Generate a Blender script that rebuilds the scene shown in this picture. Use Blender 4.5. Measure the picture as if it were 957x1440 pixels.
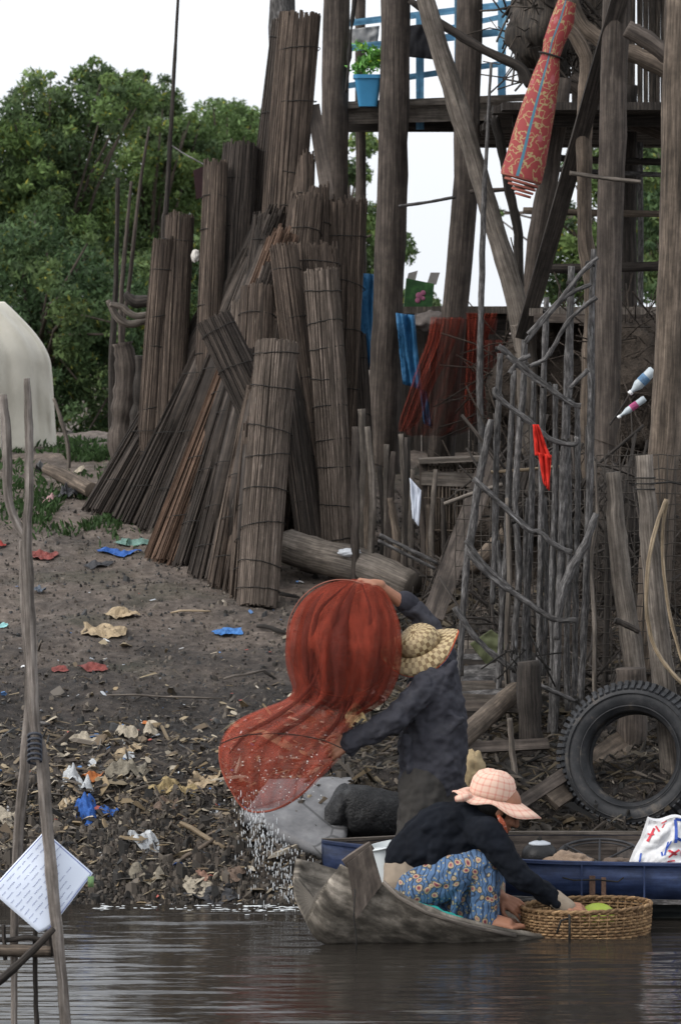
import bpy, math, random
import numpy as np
from mathutils import Vector, Matrix, noise
random.seed(7); RNG = np.random.default_rng(7)
for o in list(bpy.data.objects): bpy.data.objects.remove(o)
S = bpy.context.scene; C = S.collection; R = math.radians
V = Vector
# ------------------------------------------------------------ camera
F = 5500.0; CAMH = 2.98; PITCH = math.atan(290 / F)
cam = bpy.data.cameras.new('camera'); co = bpy.data.objects.new('camera', cam); C.objects.link(co)
co.location = (0, 0, CAMH); co.rotation_euler = (R(90) - PITCH, 0, 0)
cam.sensor_fit = 'VERTICAL'; cam.sensor_height = 36; cam.sensor_width = 24; cam.lens = F / 1440 * 36
cam.clip_start = 0.5; cam.clip_end = 3000
cam.dof.use_dof = True; cam.dof.focus_distance = 19.6; cam.dof.aperture_fstop = 9
S.camera = co
# ------------------------------------------------------------ sky and sun
w = bpy.data.worlds.new('World'); S.world = w; w.use_nodes = True
nt = w.node_tree; nt.nodes.clear()
sky = nt.nodes.new('ShaderNodeTexSky'); sky.sky_type = 'NISHITA'; sky.sun_disc = False
sky.sun_elevation = R(42); sky.sun_rotation = R(242); sky.air_density = 1.0; sky.dust_density = 5.0
hs = nt.nodes.new('ShaderNodeHueSaturation'); hs.inputs['Saturation'].default_value = 0.22
mx = nt.nodes.new('ShaderNodeMix'); mx.data_type = 'RGBA'; mx.inputs[0].default_value = 0.55
mx.inputs[7].default_value = (9.4, 9.8, 10.4, 1)
bg = nt.nodes.new('ShaderNodeBackground'); bg.inputs[1].default_value = 0.148
wo = nt.nodes.new('ShaderNodeOutputWorld')
nt.links.new(sky.outputs[0], hs.inputs['Color']); nt.links.new(hs.outputs[0], mx.inputs[6])
nt.links.new(mx.outputs[2], bg.inputs[0]); nt.links.new(bg.outputs[0], wo.inputs[0])
sl = bpy.data.lights.new('sun', 'SUN'); sl.energy = 1.15; sl.angle = R(30); sl.color = (1, .96, .9)
so = bpy.data.objects.new('sun', sl); C.objects.link(so)
so.rotation_euler = (R(48), 0, R(-62)); so.location = (0, 0, 30)
S.view_settings.view_transform = 'Standard'; S.view_settings.look = 'None'
S.view_settings.exposure = 0.24; S.view_settings.gamma = 1
# ------------------------------------------------------------ projection helpers (pixel of the 957x1440 photo at world depth Y)
cp, sp = math.cos(PITCH), math.sin(PITCH)
def P(px, py, Y):
    dx, dy = (px - 478.5) / F, (720 - py) / F
    d = V((dx, cp + dy * sp, -sp + dy * cp))
    return V((0, 0, CAMH)) + d * (Y / d.y)
def M(px, Y): return px * Y / F
PY = [5, 16, 18.6, 19.4, 20.2, 22.0, 24.0, 27.0, 29.5, 33, 50, 120, 900]
PZ = [-2.5, -1.2, -.4, 0, .50, .82, 1.146, 1.555, 1.85, 1.9, 1.25, .3, -1]
def prof(y): return float(np.interp(y, PY, PZ))
def shore(x): return max(0, min(1, (x - .1) / 1.0)) * .35
def zg(x, y):
    s = shore(x) * max(0, min(1, (23 - y) / 3))
    z = prof(y - s)
    if y < 34:
        a = .045 if z > -.1 else .02
        z += a * noise.noise(V((x * 1.7, y * 1.7, 0))) + .022 * noise.noise(V((x * 6, y * 6, 3))) + .012 * noise.noise(V((x * 17, y * 17, 5)))
        k = math.exp(-((y - 20.0) / .75) ** 2)
        z += k * (.06 * noise.noise(V((x * 4, y * 7, 9))) + .035 * noise.noise(V((x * 11, y * 11, 2))) + .022 * noise.noise(V((x * 23, y * 20, 6))))
    return z
def Yg(py):
    a = PITCH + math.atan((py - 720) / F)
    for y in np.arange(17, 34, .02):
        if CAMH - y * math.tan(a) <= prof(y): return float(y)
    return 34.0
def lin(r, g, b):
    f = lambda v: (v / 255 / 12.92) if v / 255 < .04045 else ((v / 255 + .055) / 1.055) ** 2.4
    return (f(r), f(g), f(b), 1)
# ------------------------------------------------------------ mesh builder
class MB:
    def __init__(s): s.v = []; s.f = []; s.uv = []; s.mi = []; s.col = []
    def face(s, idx, uvs, mi=0): s.f.append(tuple(idx)); s.uv.append(uvs); s.mi.append(mi)
    def add(s, pts):
        n = len(s.v); s.v += [tuple(p) for p in pts]; return n
    def rings(s, rings, cap=True, closed=True, mi=0, uo=None, us=1.0):
        """rings: list of point lists (same count)."""
        n = len(rings[0]); base = [s.add(r) for r in rings]
        uo = random.random() * 50 if uo is None else uo
        L = 0; Ls = [0]
        for a, b in zip(rings, rings[1:]):
            L += sum((V(a[i]) - V(b[i])).length for i in range(0, n, max(1, n // 4))) / len(range(0, n, max(1, n // 4))); Ls.append(L)
        circ = sum((V(rings[len(rings)//2][i]) - V(rings[len(rings)//2][(i + 1) % n])).length for i in range(n if closed else n - 1))
        m = n if closed else n - 1
        for k in range(len(rings) - 1):
            for i in range(m):
                j = (i + 1) % n; u0 = uo + circ * i / m * us; u1 = uo + circ * (i + 1) / m * us
                s.face((base[k] + i, base[k] + j, base[k + 1] + j, base[k + 1] + i), [(u0, Ls[k]), (u1, Ls[k]), (u1, Ls[k + 1]), (u0, Ls[k + 1])], mi)
        if cap and closed:
            for b0, rg, rev in ((base[0], rings[0], True), (base[-1], rings[-1], False)):
                idx = [b0 + i for i in range(n)]
                uv = [(uo + .3 + .01 * math.cos(6.28 * i / n), .3 + .01 * math.sin(6.28 * i / n)) for i in range(n)]
                if rev: idx.reverse()
                s.face(idx, uv, mi)
    def tube(s, pts, rad, seg=8, cap=True, jit=0.0, flat=1.0, mi=0, up=None):
        pts = [V(p) for p in pts]
        if not hasattr(rad, '__len__'): rad = [rad] * len(pts)
        rings = []; ref = V(up) if up else None
        for i, p in enumerate(pts):
            t = (pts[min(i + 1, len(pts) - 1)] - pts[max(i - 1, 0)]).normalized()
            if ref is None: ref = V((0, -1, .01)) if abs(t.y) < .9 else V((1, 0, 0))
            n = (ref - t * ref.dot(t)).normalized(); ref = n if up is None else ref; b = t.cross(n)
            r = rad[i]
            rings.append([p + (n * math.cos(6.2832 * k / seg) * flat + b * math.sin(6.2832 * k / seg)) * r * (1 + jit * random.uniform(-1, 1)) for k in range(seg)])
        s.rings(rings, cap, mi=mi)
    def box(s, c, ax, ay, az, mi=0, uo=None):
        """centre and three half-axis vectors"""
        c, ax, ay, az = V(c), V(ax), V(ay), V(az)
        q = [c + ax * i + ay * j + az * k for k in (-1, 1) for j in (-1, 1) for i in (-1, 1)]
        b = s.add(q); uo = random.random() * 50 if uo is None else uo
        lx, ly, lz = ax.length, ay.length, az.length
        for idx, (a, bb) in (((0, 2, 3, 1), (ly, lx)), ((4, 5, 7, 6), (lx, ly)), ((0, 1, 5, 4), (lx, lz)), ((2, 6, 7, 3), (lz, lx)), ((0, 4, 6, 2), (lz, ly)), ((1, 3, 7, 5), (ly, lz))):
            s.face([b + i for i in idx], [(uo, 0), (uo + 2 * a, 0), (uo + 2 * a, 2 * bb), (uo, 2 * bb)], mi)
    def beam(s, p0, p1, w_, h_, up=(0, 0, 1), mi=0, taper=1.0):
        """square timber between two points, UV v along its length"""
        p0, p1 = V(p0), V(p1); t = (p1 - p0).normalized(); u = V(up)
        if abs(t.dot(u)) > .95: u = V((0, -1, 0))
        a = t.cross(u).normalized(); b = a.cross(t)
        rings = []
        for k in range(5):
            p = p0.lerp(p1, k / 4); q = 1 + (taper - 1) * k / 4; j = lambda: 1 + random.uniform(-.03, .03)
            rings.append([p + a * w_ / 2 * q * i * j() + b * h_ / 2 * q * m_ * j() for i, m_ in ((-1, -1), (1, -1), (1, 1), (-1, 1))])
        s.rings(rings, mi=mi)
    def grid(s, fn, nu, nv, mi=0, su=1, sv=1):
        b = s.add([fn(i / nu, j / nv) for j in range(nv + 1) for i in range(nu + 1)])
        for j in range(nv):
            for i in range(nu):
                a = b + j * (nu + 1) + i
                s.face((a, a + 1, a + nu + 2, a + nu + 1), [(i / nu * su, j / nv * sv), ((i + 1) / nu * su, j / nv * sv), ((i + 1) / nu * su, (j + 1) / nv * sv), (i / nu * su, (j + 1) / nv * sv)], mi)
    def ball(s, c, r, seg=10, rg=7, mat=None, mi=0):
        c = V(c); r = V(r) if hasattr(r, '__len__') else V((r, r, r)); rings = []
        for k in range(rg + 1):
            th = math.pi * (k + .001) / (rg + .002)
            ring = []
            for i in range(seg):
                p = V((math.sin(th) * math.cos(6.2832 * i / seg) * r.x, math.sin(th) * math.sin(6.2832 * i / seg) * r.y, math.cos(th) * r.z))
                if mat: p = mat @ p
                ring.append(c + p)
            rings.append(ring[::-1])
        s.rings(rings, mi=mi)
    def cap_(s, p0, p1, r0, r1, seg=12):
        """tapered capsule, closed"""
        p0, p1 = V(p0), V(p1); t = (p1 - p0); L = t.length; t = t / L if L > 1e-6 else V((0, 0, 1)); pts = []; rr = []
        for k in range(5):
            a = math.pi / 2 * (1 - k / 4); pts.append(p0 - t * r0 * math.sin(a)); rr.append(max(r0 * math.cos(a), r0 * .08))
        for k in range(5):
            a = math.pi / 2 * k / 4; pts.append(p1 + t * r1 * math.sin(a)); rr.append(max(r1 * math.cos(a), r1 * .08))
        n = V((0, -1, .01)) if abs(t.y) < .9 else V((1, 0, 0)); n = (n - t * n.dot(t)).normalized(); b = t.cross(n)
        s.rings([[p + (n * math.cos(6.2832 * k / seg) + b * math.sin(6.2832 * k / seg)) * r for k in range(seg)] for p, r in zip(pts, rr)])
    def chain(s, pts, rad):
        for i in range(len(pts) - 1): s.cap_(pts[i], pts[i + 1], rad[i], rad[i + 1])
    def loft(s, secs, seg=20):
        """secs: (centre, half-axis vector a, half-axis vector b)"""
        s.rings([[V(c) + V(a) * math.cos(6.2832 * k / seg) + V(b) * math.sin(6.2832 * k / seg) for k in range(seg)] for c, a, b in secs])
    def obj(s, name, mat, parent=None, origin=None, smooth=True, label=None):
        if origin is None:
            if parent is not None: origin = V(parent['_o'])
            else:
                a = np.array(s.v); origin = V((float((a[:, 0].min() + a[:, 0].max()) / 2), float((a[:, 1].min() + a[:, 1].max()) / 2), float(a[:, 2].min())))
        origin = V(origin); me = bpy.data.meshes.new(name)
        me.from_pydata([(p[0] - origin.x, p[1] - origin.y, p[2] - origin.z) for p in s.v], [], s.f)
        uvl = me.uv_layers.new(name='UVMap'); flat = [c for f in s.uv for uv in f for c in uv]
        uvl.data.foreach_set('uv', flat)
        for m_ in (mat if isinstance(mat, (list, tuple)) else [mat]): me.materials.append(m_)
        me.polygons.foreach_set('material_index', s.mi)
        me.polygons.foreach_set('use_smooth', [smooth] * len(s.f)); me.update()
        o = bpy.data.objects.new(name, me); C.objects.link(o)
        o['_o'] = tuple(origin)
        if parent is not None:
            o.parent = parent; o.location = origin - V(parent['_o'])
        else: o.location = origin
        if label: o['label'] = label
        return o
def tag(o, label, cat, group=None, kind=None):
    o['label'] = label
    o['category'] = cat
    if group: o['group'] = group
    if kind: o['kind'] = kind
    return o
def empty(name, loc, label, cat, group=None):
    o = bpy.data.objects.new(name, None); C.objects.link(o); o.location = loc; o['_o'] = tuple(loc); o.empty_display_size = .1
    return tag(o, label, cat, group)
def auto(o, ang=40):
    me = o.data
    try: me.set_sharp_from_angle(angle=R(ang))
    except Exception: pass
    return o
# ------------------------------------------------------------ materials
def newmat(name):
    m = bpy.data.materials.new(name); m.use_nodes = True; n = m.node_tree.nodes; b = n['Principled BSDF']
    b.inputs['Specular IOR Level'].default_value = .3
    return m, n, m.node_tree.links, b
def ramp(n, stops):
    r = n.new('ShaderNodeValToRGB'); e = r.color_ramp.elements
    while len(e) < len(stops): e.new(.5)
    for k, (p, c) in enumerate(stops): e[k].position = p; e[k].color = c if len(c) == 4 else (*c, 1)
    return r
def tex(n, l, kind, vec, scale, detail=4, rough=.6, mp=(1, 1, 1)):
    mpn = n.new('ShaderNodeMapping'); mpn.inputs['Scale'].default_value = mp; l.new(vec, mpn.inputs[0])
    t = n.new('ShaderNodeTex' + kind); t.inputs['Scale'].default_value = scale
    if kind == 'Noise': t.inputs['Detail'].default_value = detail; t.inputs['Roughness'].default_value = rough
    l.new(mpn.outputs[0], t.inputs['Vector']); return t
def bump(n, l, b, h, strength=.5, dist=.01):
    bp = n.new('ShaderNodeBump'); bp.inputs['Strength'].default_value = strength; bp.inputs['Distance'].default_value = dist
    l.new(h, bp.inputs['Height']); l.new(bp.outputs[0], b.inputs['Normal'])
def mixc(n, l, f, a, b2, mode='MIX'):
    m = n.new('ShaderNodeMix'); m.data_type = 'RGBA'; m.blend_type = mode
    for i, x in ((0, f), (6, a), (7, b2)):
        if hasattr(x, 'links'): l.new(x, m.inputs[i])
        else: m.inputs[i].default_value = x if i == 0 or len(x) == 4 else (*x, 1)
    return m.outputs[2]
def sc(c, k): return (c[0] * k, c[1] * k, c[2] * k, 1)
def wood(name, c1, c2, fu=90, fv=3.0, rough=.85, bs=.7, streak=None, band=None):
    """weathered fibre running along UV v"""
    m, n, l, b = newmat(name); uv = n.new('ShaderNodeTexCoord').outputs['UV']
    t = tex(n, l, 'Noise', uv, 1, 6, .65, (fu, fv, 1)); t2 = tex(n, l, 'Noise', uv, 1, 4, .6, (7, 2.2, 1)); t3 = tex(n, l, 'Noise', uv, 14, 5, .7, (1, 1, 1))
    r = ramp(n, [(.3, sc(c1, .5)), (.46, c1), (.61, c2), (.78, sc(c2, 1.7))]); l.new(t.outputs[0], r.inputs[0])
    r2 = ramp(n, [(.33, (.5, .48, .46)), (.62, (1.15, 1.12, 1.1))]); l.new(t2.outputs[0], r2.inputs[0])
    c = mixc(n, l, 1.0, r.outputs[0], r2.outputs[0], 'MULTIPLY')
    r3 = ramp(n, [(.4, (.8, .8, .8)), (.65, (1.15, 1.15, 1.15))]); l.new(t3.outputs[0], r3.inputs[0])
    c = mixc(n, l, 1.0, c, r3.outputs[0], 'MULTIPLY')
    if streak:
        t4 = tex(n, l, 'Noise', uv, 1, 3, .6, (60, 5, 1)); r4 = ramp(n, [(.66, (0, 0, 0)), (.74, (1, 1, 1))]); l.new(t4.outputs[0], r4.inputs[0])
        c = mixc(n, l, r4.outputs[0], c, streak)
    l.new(c, b.inputs['Base Color']); b.inputs['Roughness'].default_value = rough
    bump(n, l, b, t.outputs[0], bs, .008); return m
def plain(name, c, var=.35, scale=8, rough=.8, bs=.3, coord='Object', c2=None, bd=.01, metal=0, spec=.3):
    m, n, l, b = newmat(name); v = n.new('ShaderNodeTexCoord').outputs[coord]
    t = tex(n, l, 'Noise', v, scale, 6, .65); c2 = c2 or sc(c, 1 + var)
    r = ramp(n, [(.3, sc(c, 1 - var)), (.5, c), (.72, c2)]); l.new(t.outputs[0], r.inputs[0]); l.new(r.outputs[0], b.inputs['Base Color'])
    t2 = tex(n, l, 'Noise', v, scale * 4, 5, .6)
    b.inputs['Roughness'].default_value = rough; b.inputs['Metallic'].default_value = metal; b.inputs['Specular IOR Level'].default_value = spec
    bump(n, l, b, t2.outputs[0], bs, bd); return m
def cloth(name, c, folds=.6, var=.25, rough=.9, wear=None):
    m, n, l, b = newmat(name); v = n.new('ShaderNodeTexCoord').outputs['Object']
    t = tex(n, l, 'Noise', v, 5, 4, .6); r = ramp(n, [(.35, sc(c, 1 - var)), (.65, sc(c, 1 + var))]); l.new(t.outputs[0], r.inputs[0])
    cc = r.outputs[0]
    if wear:
        t4 = tex(n, l, 'Noise', v, 11, 6, .7); r4 = ramp(n, [(.52, (0, 0, 0)), (.72, (1, 1, 1))]); l.new(t4.outputs[0], r4.inputs[0]); cc = mixc(n, l, r4.outputs[0], cc, wear)
    l.new(cc, b.inputs['Base Color']); b.inputs['Roughness'].default_value = rough; b.inputs['Specular IOR Level'].default_value = .15
    t2 = tex(n, l, 'Noise', v, 9, 2, .4, (1, 1, .5)); t3 = tex(n, l, 'Noise', v, 260, 1, .4)
    ad = n.new('ShaderNodeMath'); ad.operation = 'MULTIPLY_ADD'; ad.inputs[1].default_value = .04; l.new(t3.outputs[0], ad.inputs[0]); l.new(t2.outputs[0], ad.inputs[2])
    bump(n, l, b, ad.outputs[0], folds, .05); return m
def netting(name, c, alpha=.6, rough=.6, cell=.012, spots=False):
    """fine mesh fabric: woven threads, partly see-through"""
    m, n, l, b = newmat(name); uv = n.new('ShaderNodeTexCoord').outputs['UV']
    t = tex(n, l, 'Noise', uv, 9, 5, .65, (3, 1, 1)); r = ramp(n, [(.3, sc(c, .6)), (.7, sc(c, 1.35))]); l.new(t.outputs[0], r.inputs[0]); l.new(r.outputs[0], b.inputs['Base Color'])
    t2a = tex(n, l, 'Noise', uv, 1, 4, .6, (8, 2.2, 1)); t2b = tex(n, l, 'Noise', uv, 170, 1, .5); t2 = n.new('ShaderNodeMix'); t2.data_type = 'RGBA'; t2.inputs[0].default_value = .4; l.new(t2a.outputs[0], t2.inputs[6]); l.new(t2b.outputs[0], t2.inputs[7]); mr = n.new('ShaderNodeMapRange'); mr.inputs[1].default_value = .3; mr.inputs[2].default_value = .7
    mr.inputs[3].default_value = max(0, alpha - .22); mr.inputs[4].default_value = min(1, alpha + .25); l.new(t2.outputs[2], mr.inputs[0])
    l.new(mr.outputs[0], b.inputs['Alpha']); b.inputs['Specular IOR Level'].default_value = .08; b.inputs['Roughness'].default_value = rough
    tr = n.new('ShaderNodeBsdfTranslucent'); tr.inputs[0].default_value = sc(c, 1.2)
    out = n['Material Output']
    return m
def vcol(name, attr='col', rough=.7, transl=.25, spec=.25):
    m, n, l, b = newmat(name); a = n.new('ShaderNodeAttribute'); a.attribute_name = attr
    l.new(a.outputs[0], b.inputs['Base Color']); b.inputs['Roughness'].default_value = rough; b.inputs['Specular IOR Level'].default_value = spec
    if transl:
        tr = n.new('ShaderNodeBsdfTranslucent'); l.new(a.outputs[0], tr.inputs[0]); ms = n.new('ShaderNodeMixShader'); ms.inputs[0].default_value = transl
        l.new(b.outputs[0], ms.inputs[1]); l.new(tr.outputs[0], ms.inputs[2]); l.new(ms.outputs[0], n['Material Output'].inputs[0])
    return m
W_post = wood('post_wood', (.062, .051, .044, 1), (.115, .096, .082, 1), 60, 2.5)
W_pale = wood('pale_wood', (.115, .10, .086, 1), (.21, .185, .16, 1), 70, 3, streak=(.26, .21, .16, 1))
W_tan = wood('tan_wood', (.095, .076, .06, 1), (.175, .14, .11, 1), 70, 3)
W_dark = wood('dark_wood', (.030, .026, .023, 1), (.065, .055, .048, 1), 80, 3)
W_grey = wood('grey_stick', (.068, .066, .066, 1), (.17, .166, .165, 1), 80, 16, streak=(.30, .30, .31, 1))
W_mat = wood('reed_mat', (.056, .042, .033, 1), (.135, .104, .082, 1), 45, 1.5, streak=(.2, .165, .13, 1))
W_matl = wood('reed_mat_pale', (.085, .068, .055, 1), (.19, .155, .13, 1), 45, 1.8, streak=(.34, .30, .26, 1))
W_matd = wood('reed_mat_dark', (.032, .026, .022, 1), (.080, .065, .055, 1), 45, 1.3, streak=(.13, .11, .095, 1))
W_matr = wood('reed_mat_russet', (.085, .052, .035, 1), (.17, .11, .078, 1), 45, 1.3, streak=(.2, .15, .11, 1))
W_boat = wood('boat_wood', (.125, .112, .094, 1), (.26, .235, .20, 1), 14, 7, bs=1.0, streak=(.05, .045, .04, 1))
W_bam = wood('bamboo', (.22, .17, .11, 1), (.36, .29, .20, 1), 40, 2, rough=.6)
M_rope = plain('rope', (.02, .018, .016, 1), .4, 60)
M_wire = plain('wire', (.05, .042, .035, 1), .3, 30)
M_skin = plain('skin', (.30, .14, .085, 1), .12, 14, .55, .1)
M_red = netting('red_net', (.23, .040, .023, 1), .50, .9); M_reds = netting('red_net_wet', (.46, .095, .06, 1), .22, .9)
M_red2 = netting('red_net_dense', (.115, .024, .017, 1), .5, .9)
M_brownnet = netting('brown_net', (.09, .062, .045, 1), .85)
# ------------------------------------------------------------ setting: ground and water
def ground():
    xs = np.concatenate([[-600, -200, -80, -30, -14, -8, -5], np.arange(-3.6, 3.6, .026), [5, 8, 14, 30, 80, 200, 600]])
    ys = np.concatenate([[4, 10, 15, 17], np.arange(18, 25, .026), np.arange(25, 31, .05), np.arange(31, 40, .5), [45, 50, 60, 80, 120, 250, 500, 900]])
    nx, ny = len(xs), len(ys)
    vs = [(float(x), float(y), zg(float(x), float(y))) for y in ys for x in xs]
    fs = [(j * nx + i, j * nx + i + 1, (j + 1) * nx + i + 1, (j + 1) * nx + i) for j in range(ny - 1) for i in range(nx - 1)]
    me = bpy.data.meshes.new('ground'); me.from_pydata(vs, [], fs); me.polygons.foreach_set('use_smooth', [True] * len(fs))
    m, n, l, b = newmat('mud'); v = n.new('ShaderNodeTexCoord').outputs['Object']
    t = tex(n, l, 'Noise', v, 1.3, 8, .7); t2 = tex(n, l, 'Noise', v, 14, 8, .75); t3 = tex(n, l, 'Noise', v, 60, 4, .7)
    sx = n.new('ShaderNodeSeparateXYZ'); l.new(v, sx.inputs[0])
    ad = n.new('ShaderNodeMath'); ad.operation = 'MULTIPLY_ADD'; ad.inputs[1].default_value = 3.0; l.new(t.outputs[0], ad.inputs[0]); l.new(sx.outputs[1], ad.inputs[2])
    mr = n.new('ShaderNodeMapRange'); mr.inputs[1].default_value = 23.2; mr.inputs[2].default_value = 25.6; l.new(ad.outputs[0], mr.inputs[0])
    base = ramp(n, [(.32, (.018, .016, .015)), (.5, (.048, .041, .037)), (.64, (.085, .073, .064)), (.8, (.15, .13, .115))]); l.new(t2.outputs[0], base.inputs[0])
    dry = ramp(n, [(.3, (.085, .070, .061)), (.5, (.165, .136, .116)), (.72, (.31, .265, .23))]); l.new(t2.outputs[0], dry.inputs[0])
    c = mixc(n, l, mr.outputs[0], base.outputs[0], dry.outputs[0])
    t5 = tex(n, l, 'Noise', v, 2.4, 4, .6); r5 = ramp(n, [(.35, (.6, .6, .6)), (.65, (1.25, 1.2, 1.15))]); l.new(t5.outputs[0], r5.inputs[0])
    c = mixc(n, l, 1.0, c, r5.outputs[0], 'MULTIPLY')
    # algae / grass tint in patches
    t4 = tex(n, l, 'Noise', v, 1.1, 5, .6); r4 = ramp(n, [(.56, (0, 0, 0)), (.66, (.45, .45, .45))]); l.new(t4.outputs[0], r4.inputs[0])
    c = mixc(n, l, r4.outputs[0], c, (.035, .042, .022, 1))
    l.new(c, b.inputs['Base Color']); b.inputs['Roughness'].default_value = .8
    ad2 = n.new('ShaderNodeMath'); ad2.operation = 'MULTIPLY_ADD'; ad2.inputs[1].default_value = .35; l.new(t3.outputs[0], ad2.inputs[0]); l.new(t2.outputs[0], ad2.inputs[2])
    bump(n, l, b, ad2.outputs[0], 1.0, .05); me.materials.append(m)
    o = bpy.data.objects.new('ground', me); C.objects.link(o); o['kind'] = 'structure'; o['label'] = 'dark muddy river bank rising from the water to a dry crest'
ground()
def water():
    xs = np.concatenate([[-600, -100, -20, -6], np.arange(-3.2, 3.2, .04), [6, 20, 100, 600]]); ys = np.concatenate([[-50, 2, 8, 13], np.arange(15, 20.6, .018), [22.5]])
    vs = []
    for y in ys:
        for x in xs:
            x_, y_ = float(x), float(y)
            a = .0075 * noise.noise(V((x_ * 1.5, y_ * 13, 0))) + .0032 * noise.noise(V((x_ * 3.2, y_ * 30, 4))) + .004 * noise.noise(V((x_ * .6, y_ * 4.5, 8)))
            vs.append((x_, y_, a))
    nx, ny = len(xs), len(ys)
    fs = [(j * nx + i, j * nx + i + 1, (j + 1) * nx + i + 1, (j + 1) * nx + i) for j in range(ny - 1) for i in range(nx - 1)]
    me = bpy.data.meshes.new('water'); me.from_pydata(vs, [], fs); me.polygons.foreach_set('use_smooth', [True] * len(fs))
    m, n, l, b = newmat('river_water'); b.inputs['Base Color'].default_value = (.022, .019, .016, 1); b.inputs['Roughness'].default_value = .04; b.inputs['IOR'].default_value = 1.333
    b.inputs['Specular IOR Level'].default_value = .5
    v = n.new('ShaderNodeTexCoord').outputs['Object']; t = tex(n, l, 'Noise', v, 1, 3, .55, (3, 34, 1)); bump(n, l, b, t.outputs[0], .25, .01)
    me.materials.append(m); o = bpy.data.objects.new('water', me); C.objects.link(o); o['kind'] = 'structure'; o['label'] = 'murky brown river water with fine horizontal ripples'
water()
# ------------------------------------------------------------ trees
M_leaf = vcol('leaves', transl=.3)
M_bark = plain('bark', (.07, .055, .045, 1), .4, 6)
def leaves_obj(name, cl, n, size, cols, parent, seed, label=None, droop=.3):
    rng = np.random.default_rng(seed); cl = np.array(cl); wts = cl[:, 3] ** 2.0; wts /= wts.sum()
    k = rng.choice(len(cl), n, p=wts); d = rng.normal(size=(n, 3)); d /= np.linalg.norm(d, axis=1)[:, None]
    rad = rng.random(n) ** .45; c = cl[k, :3] + d * (cl[k, 3] * rad)[:, None] * np.array([1, 1, .72])
    # leaf frames
    ax = rng.normal(size=(n, 3)); ax[:, 2] -= droop; ax /= np.linalg.norm(ax, axis=1)[:, None]
    nn = d * .6 + rng.normal(size=(n, 3)) * .6 + np.array([0, -.1, .7]); b = np.cross(nn, ax); b /= np.linalg.norm(b, axis=1)[:, None]
    s = size * rng.uniform(.6, 1.4, n); L = (ax * s[:, None]); Wd = b * (s * .38)[:, None]
    q = np.stack([c - L, c - Wd + L * .1, c + L, c + Wd + L * .1], 1) - np.array(parent['_o'])
    me = bpy.data.meshes.new(name); me.vertices.add(n * 4); me.vertices.foreach_set('co', q.reshape(-1).astype('f4'))
    me.loops.add(n * 4); me.loops.foreach_set('vertex_index', np.arange(n * 4, dtype='i4')); me.polygons.add(n)
    me.polygons.foreach_set('loop_start', np.arange(0, n * 4, 4, dtype='i4')); me.polygons.foreach_set('loop_total', np.full(n, 4, 'i4')); me.update()
    cols = np.array(cols); kc = rng.integers(0, len(cols), len(cl)); t = rng.random(n)[:, None]
    cc = cols[kc[k]] * (1.15 + 1.9 * t) * np.array([1.12, 1.0, .95]) ; pick = rng.random(n) < .03; cc[pick] = cc[pick] * np.array([2.5, 1.6, .8])
    a = me.attributes.new('col', 'FLOAT_COLOR', 'POINT'); a.data.foreach_set('color', np.repeat(np.concatenate([cc, np.ones((n, 1))], 1), 4, 0).reshape(-1).astype('f4'))
    me.materials.append(M_leaf); o = bpy.data.objects.new(name, me); C.objects.link(o); o.parent = parent
    if label: o['label'] = label
    return o
GREENS = [(.034, .062, .022), (.048, .084, .028), (.027, .048, .021), (.064, .105, .036), (.040, .066, .030)]
DARKG = [(.021, .042, .018), (.028, .052, .021), (.042, .070, .026)]
def tree(px, Y, clusters, n0, size0, label, seed, cols=GREENS, base_py=None, trunk_r=.09, cat='tree', name='broadleaf_tree'):
    n, size = int(n0 * 1.7), size0 * .74
    random.seed(seed); b = P(px, 600, Y); b.z = zg(b.x, b.y) - .05
    e = empty(name, b, label, cat, 'trees beyond the bank'); cl = []
    for (cx, cy, r) in clusters:
        p = P(cx, cy, Y); cl.append((p.x, p.y, p.z, M(r, Y) * 1.15)); p = P(cx + r * .4, cy + r * .3, Y + .4); cl.append((p.x, p.y, p.z, M(r, Y) * .9))
        for q in range(15):
            y = Y + random.uniform(-1.6, 1.6); a = random.uniform(0, 6.28); rr = r * math.sqrt(random.random()) * 1.05
            p = P(cx + math.cos(a) * rr, cy + math.sin(a) * rr, y); cl.append((p.x, p.y, p.z, M(r, y) * random.choice([.14, .2, .3, .42, .5])))
    leaves_obj('crown', cl, n, size, cols, e, seed, droop=.5)
    mb = MB(); top = P(clusters[0][0], clusters[0][1], Y)
    mb.tube([b, b.lerp(top, .35) + V((.1, 0, 0)), b.lerp(top, .7), top], [trunk_r, trunk_r * .8, trunk_r * .5, trunk_r * .2], 8)
    for c in random.sample(cl, min(len(cl), 26)):
        p = V(c[:3]); s = b.lerp(top, random.uniform(.25, .75)); mid = s.lerp(p, .5) + V((0, 0, .25)); mb.tube([s, mid, p], [trunk_r * .35, trunk_r * .2, .008], 5)
    mb.obj('trunk', M_bark, e)
    return e
tree(60, 47, [(75, 210, 75), (20, 240, 80), (130, 150, 60), (135, 110, 30), (60, 150, 45), (-40, 260, 90), (70, 330, 90), (190, 130, 28), (90, 300, 60), (30, 310, 60), (120, 260, 50)], 46000, .05, 'tall bushy green tree at far left behind the white tarp', 11)
tree(200, 50, [(215, 190, 55), (205, 260, 70), (225, 140, 30), (165, 330, 70), (190, 115, 16), (270, 205, 34), (250, 235, 40), (262, 175, 22)], 22000, .05, 'feathery tree behind the black pole with sky showing through its top', 12)
tree(320, 52, [(320, 200, 48), (290, 260, 60), (355, 190, 30), (260, 320, 60), (300, 170, 30), (345, 250, 60), (365, 185, 34), (335, 175, 28)], 22000, .05, 'pale green leafy tree just left of the tallest mat roll', 13, cols=[(.052, .092, .034), (.045, .078, .03), (.066, .112, .045)])
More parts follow.
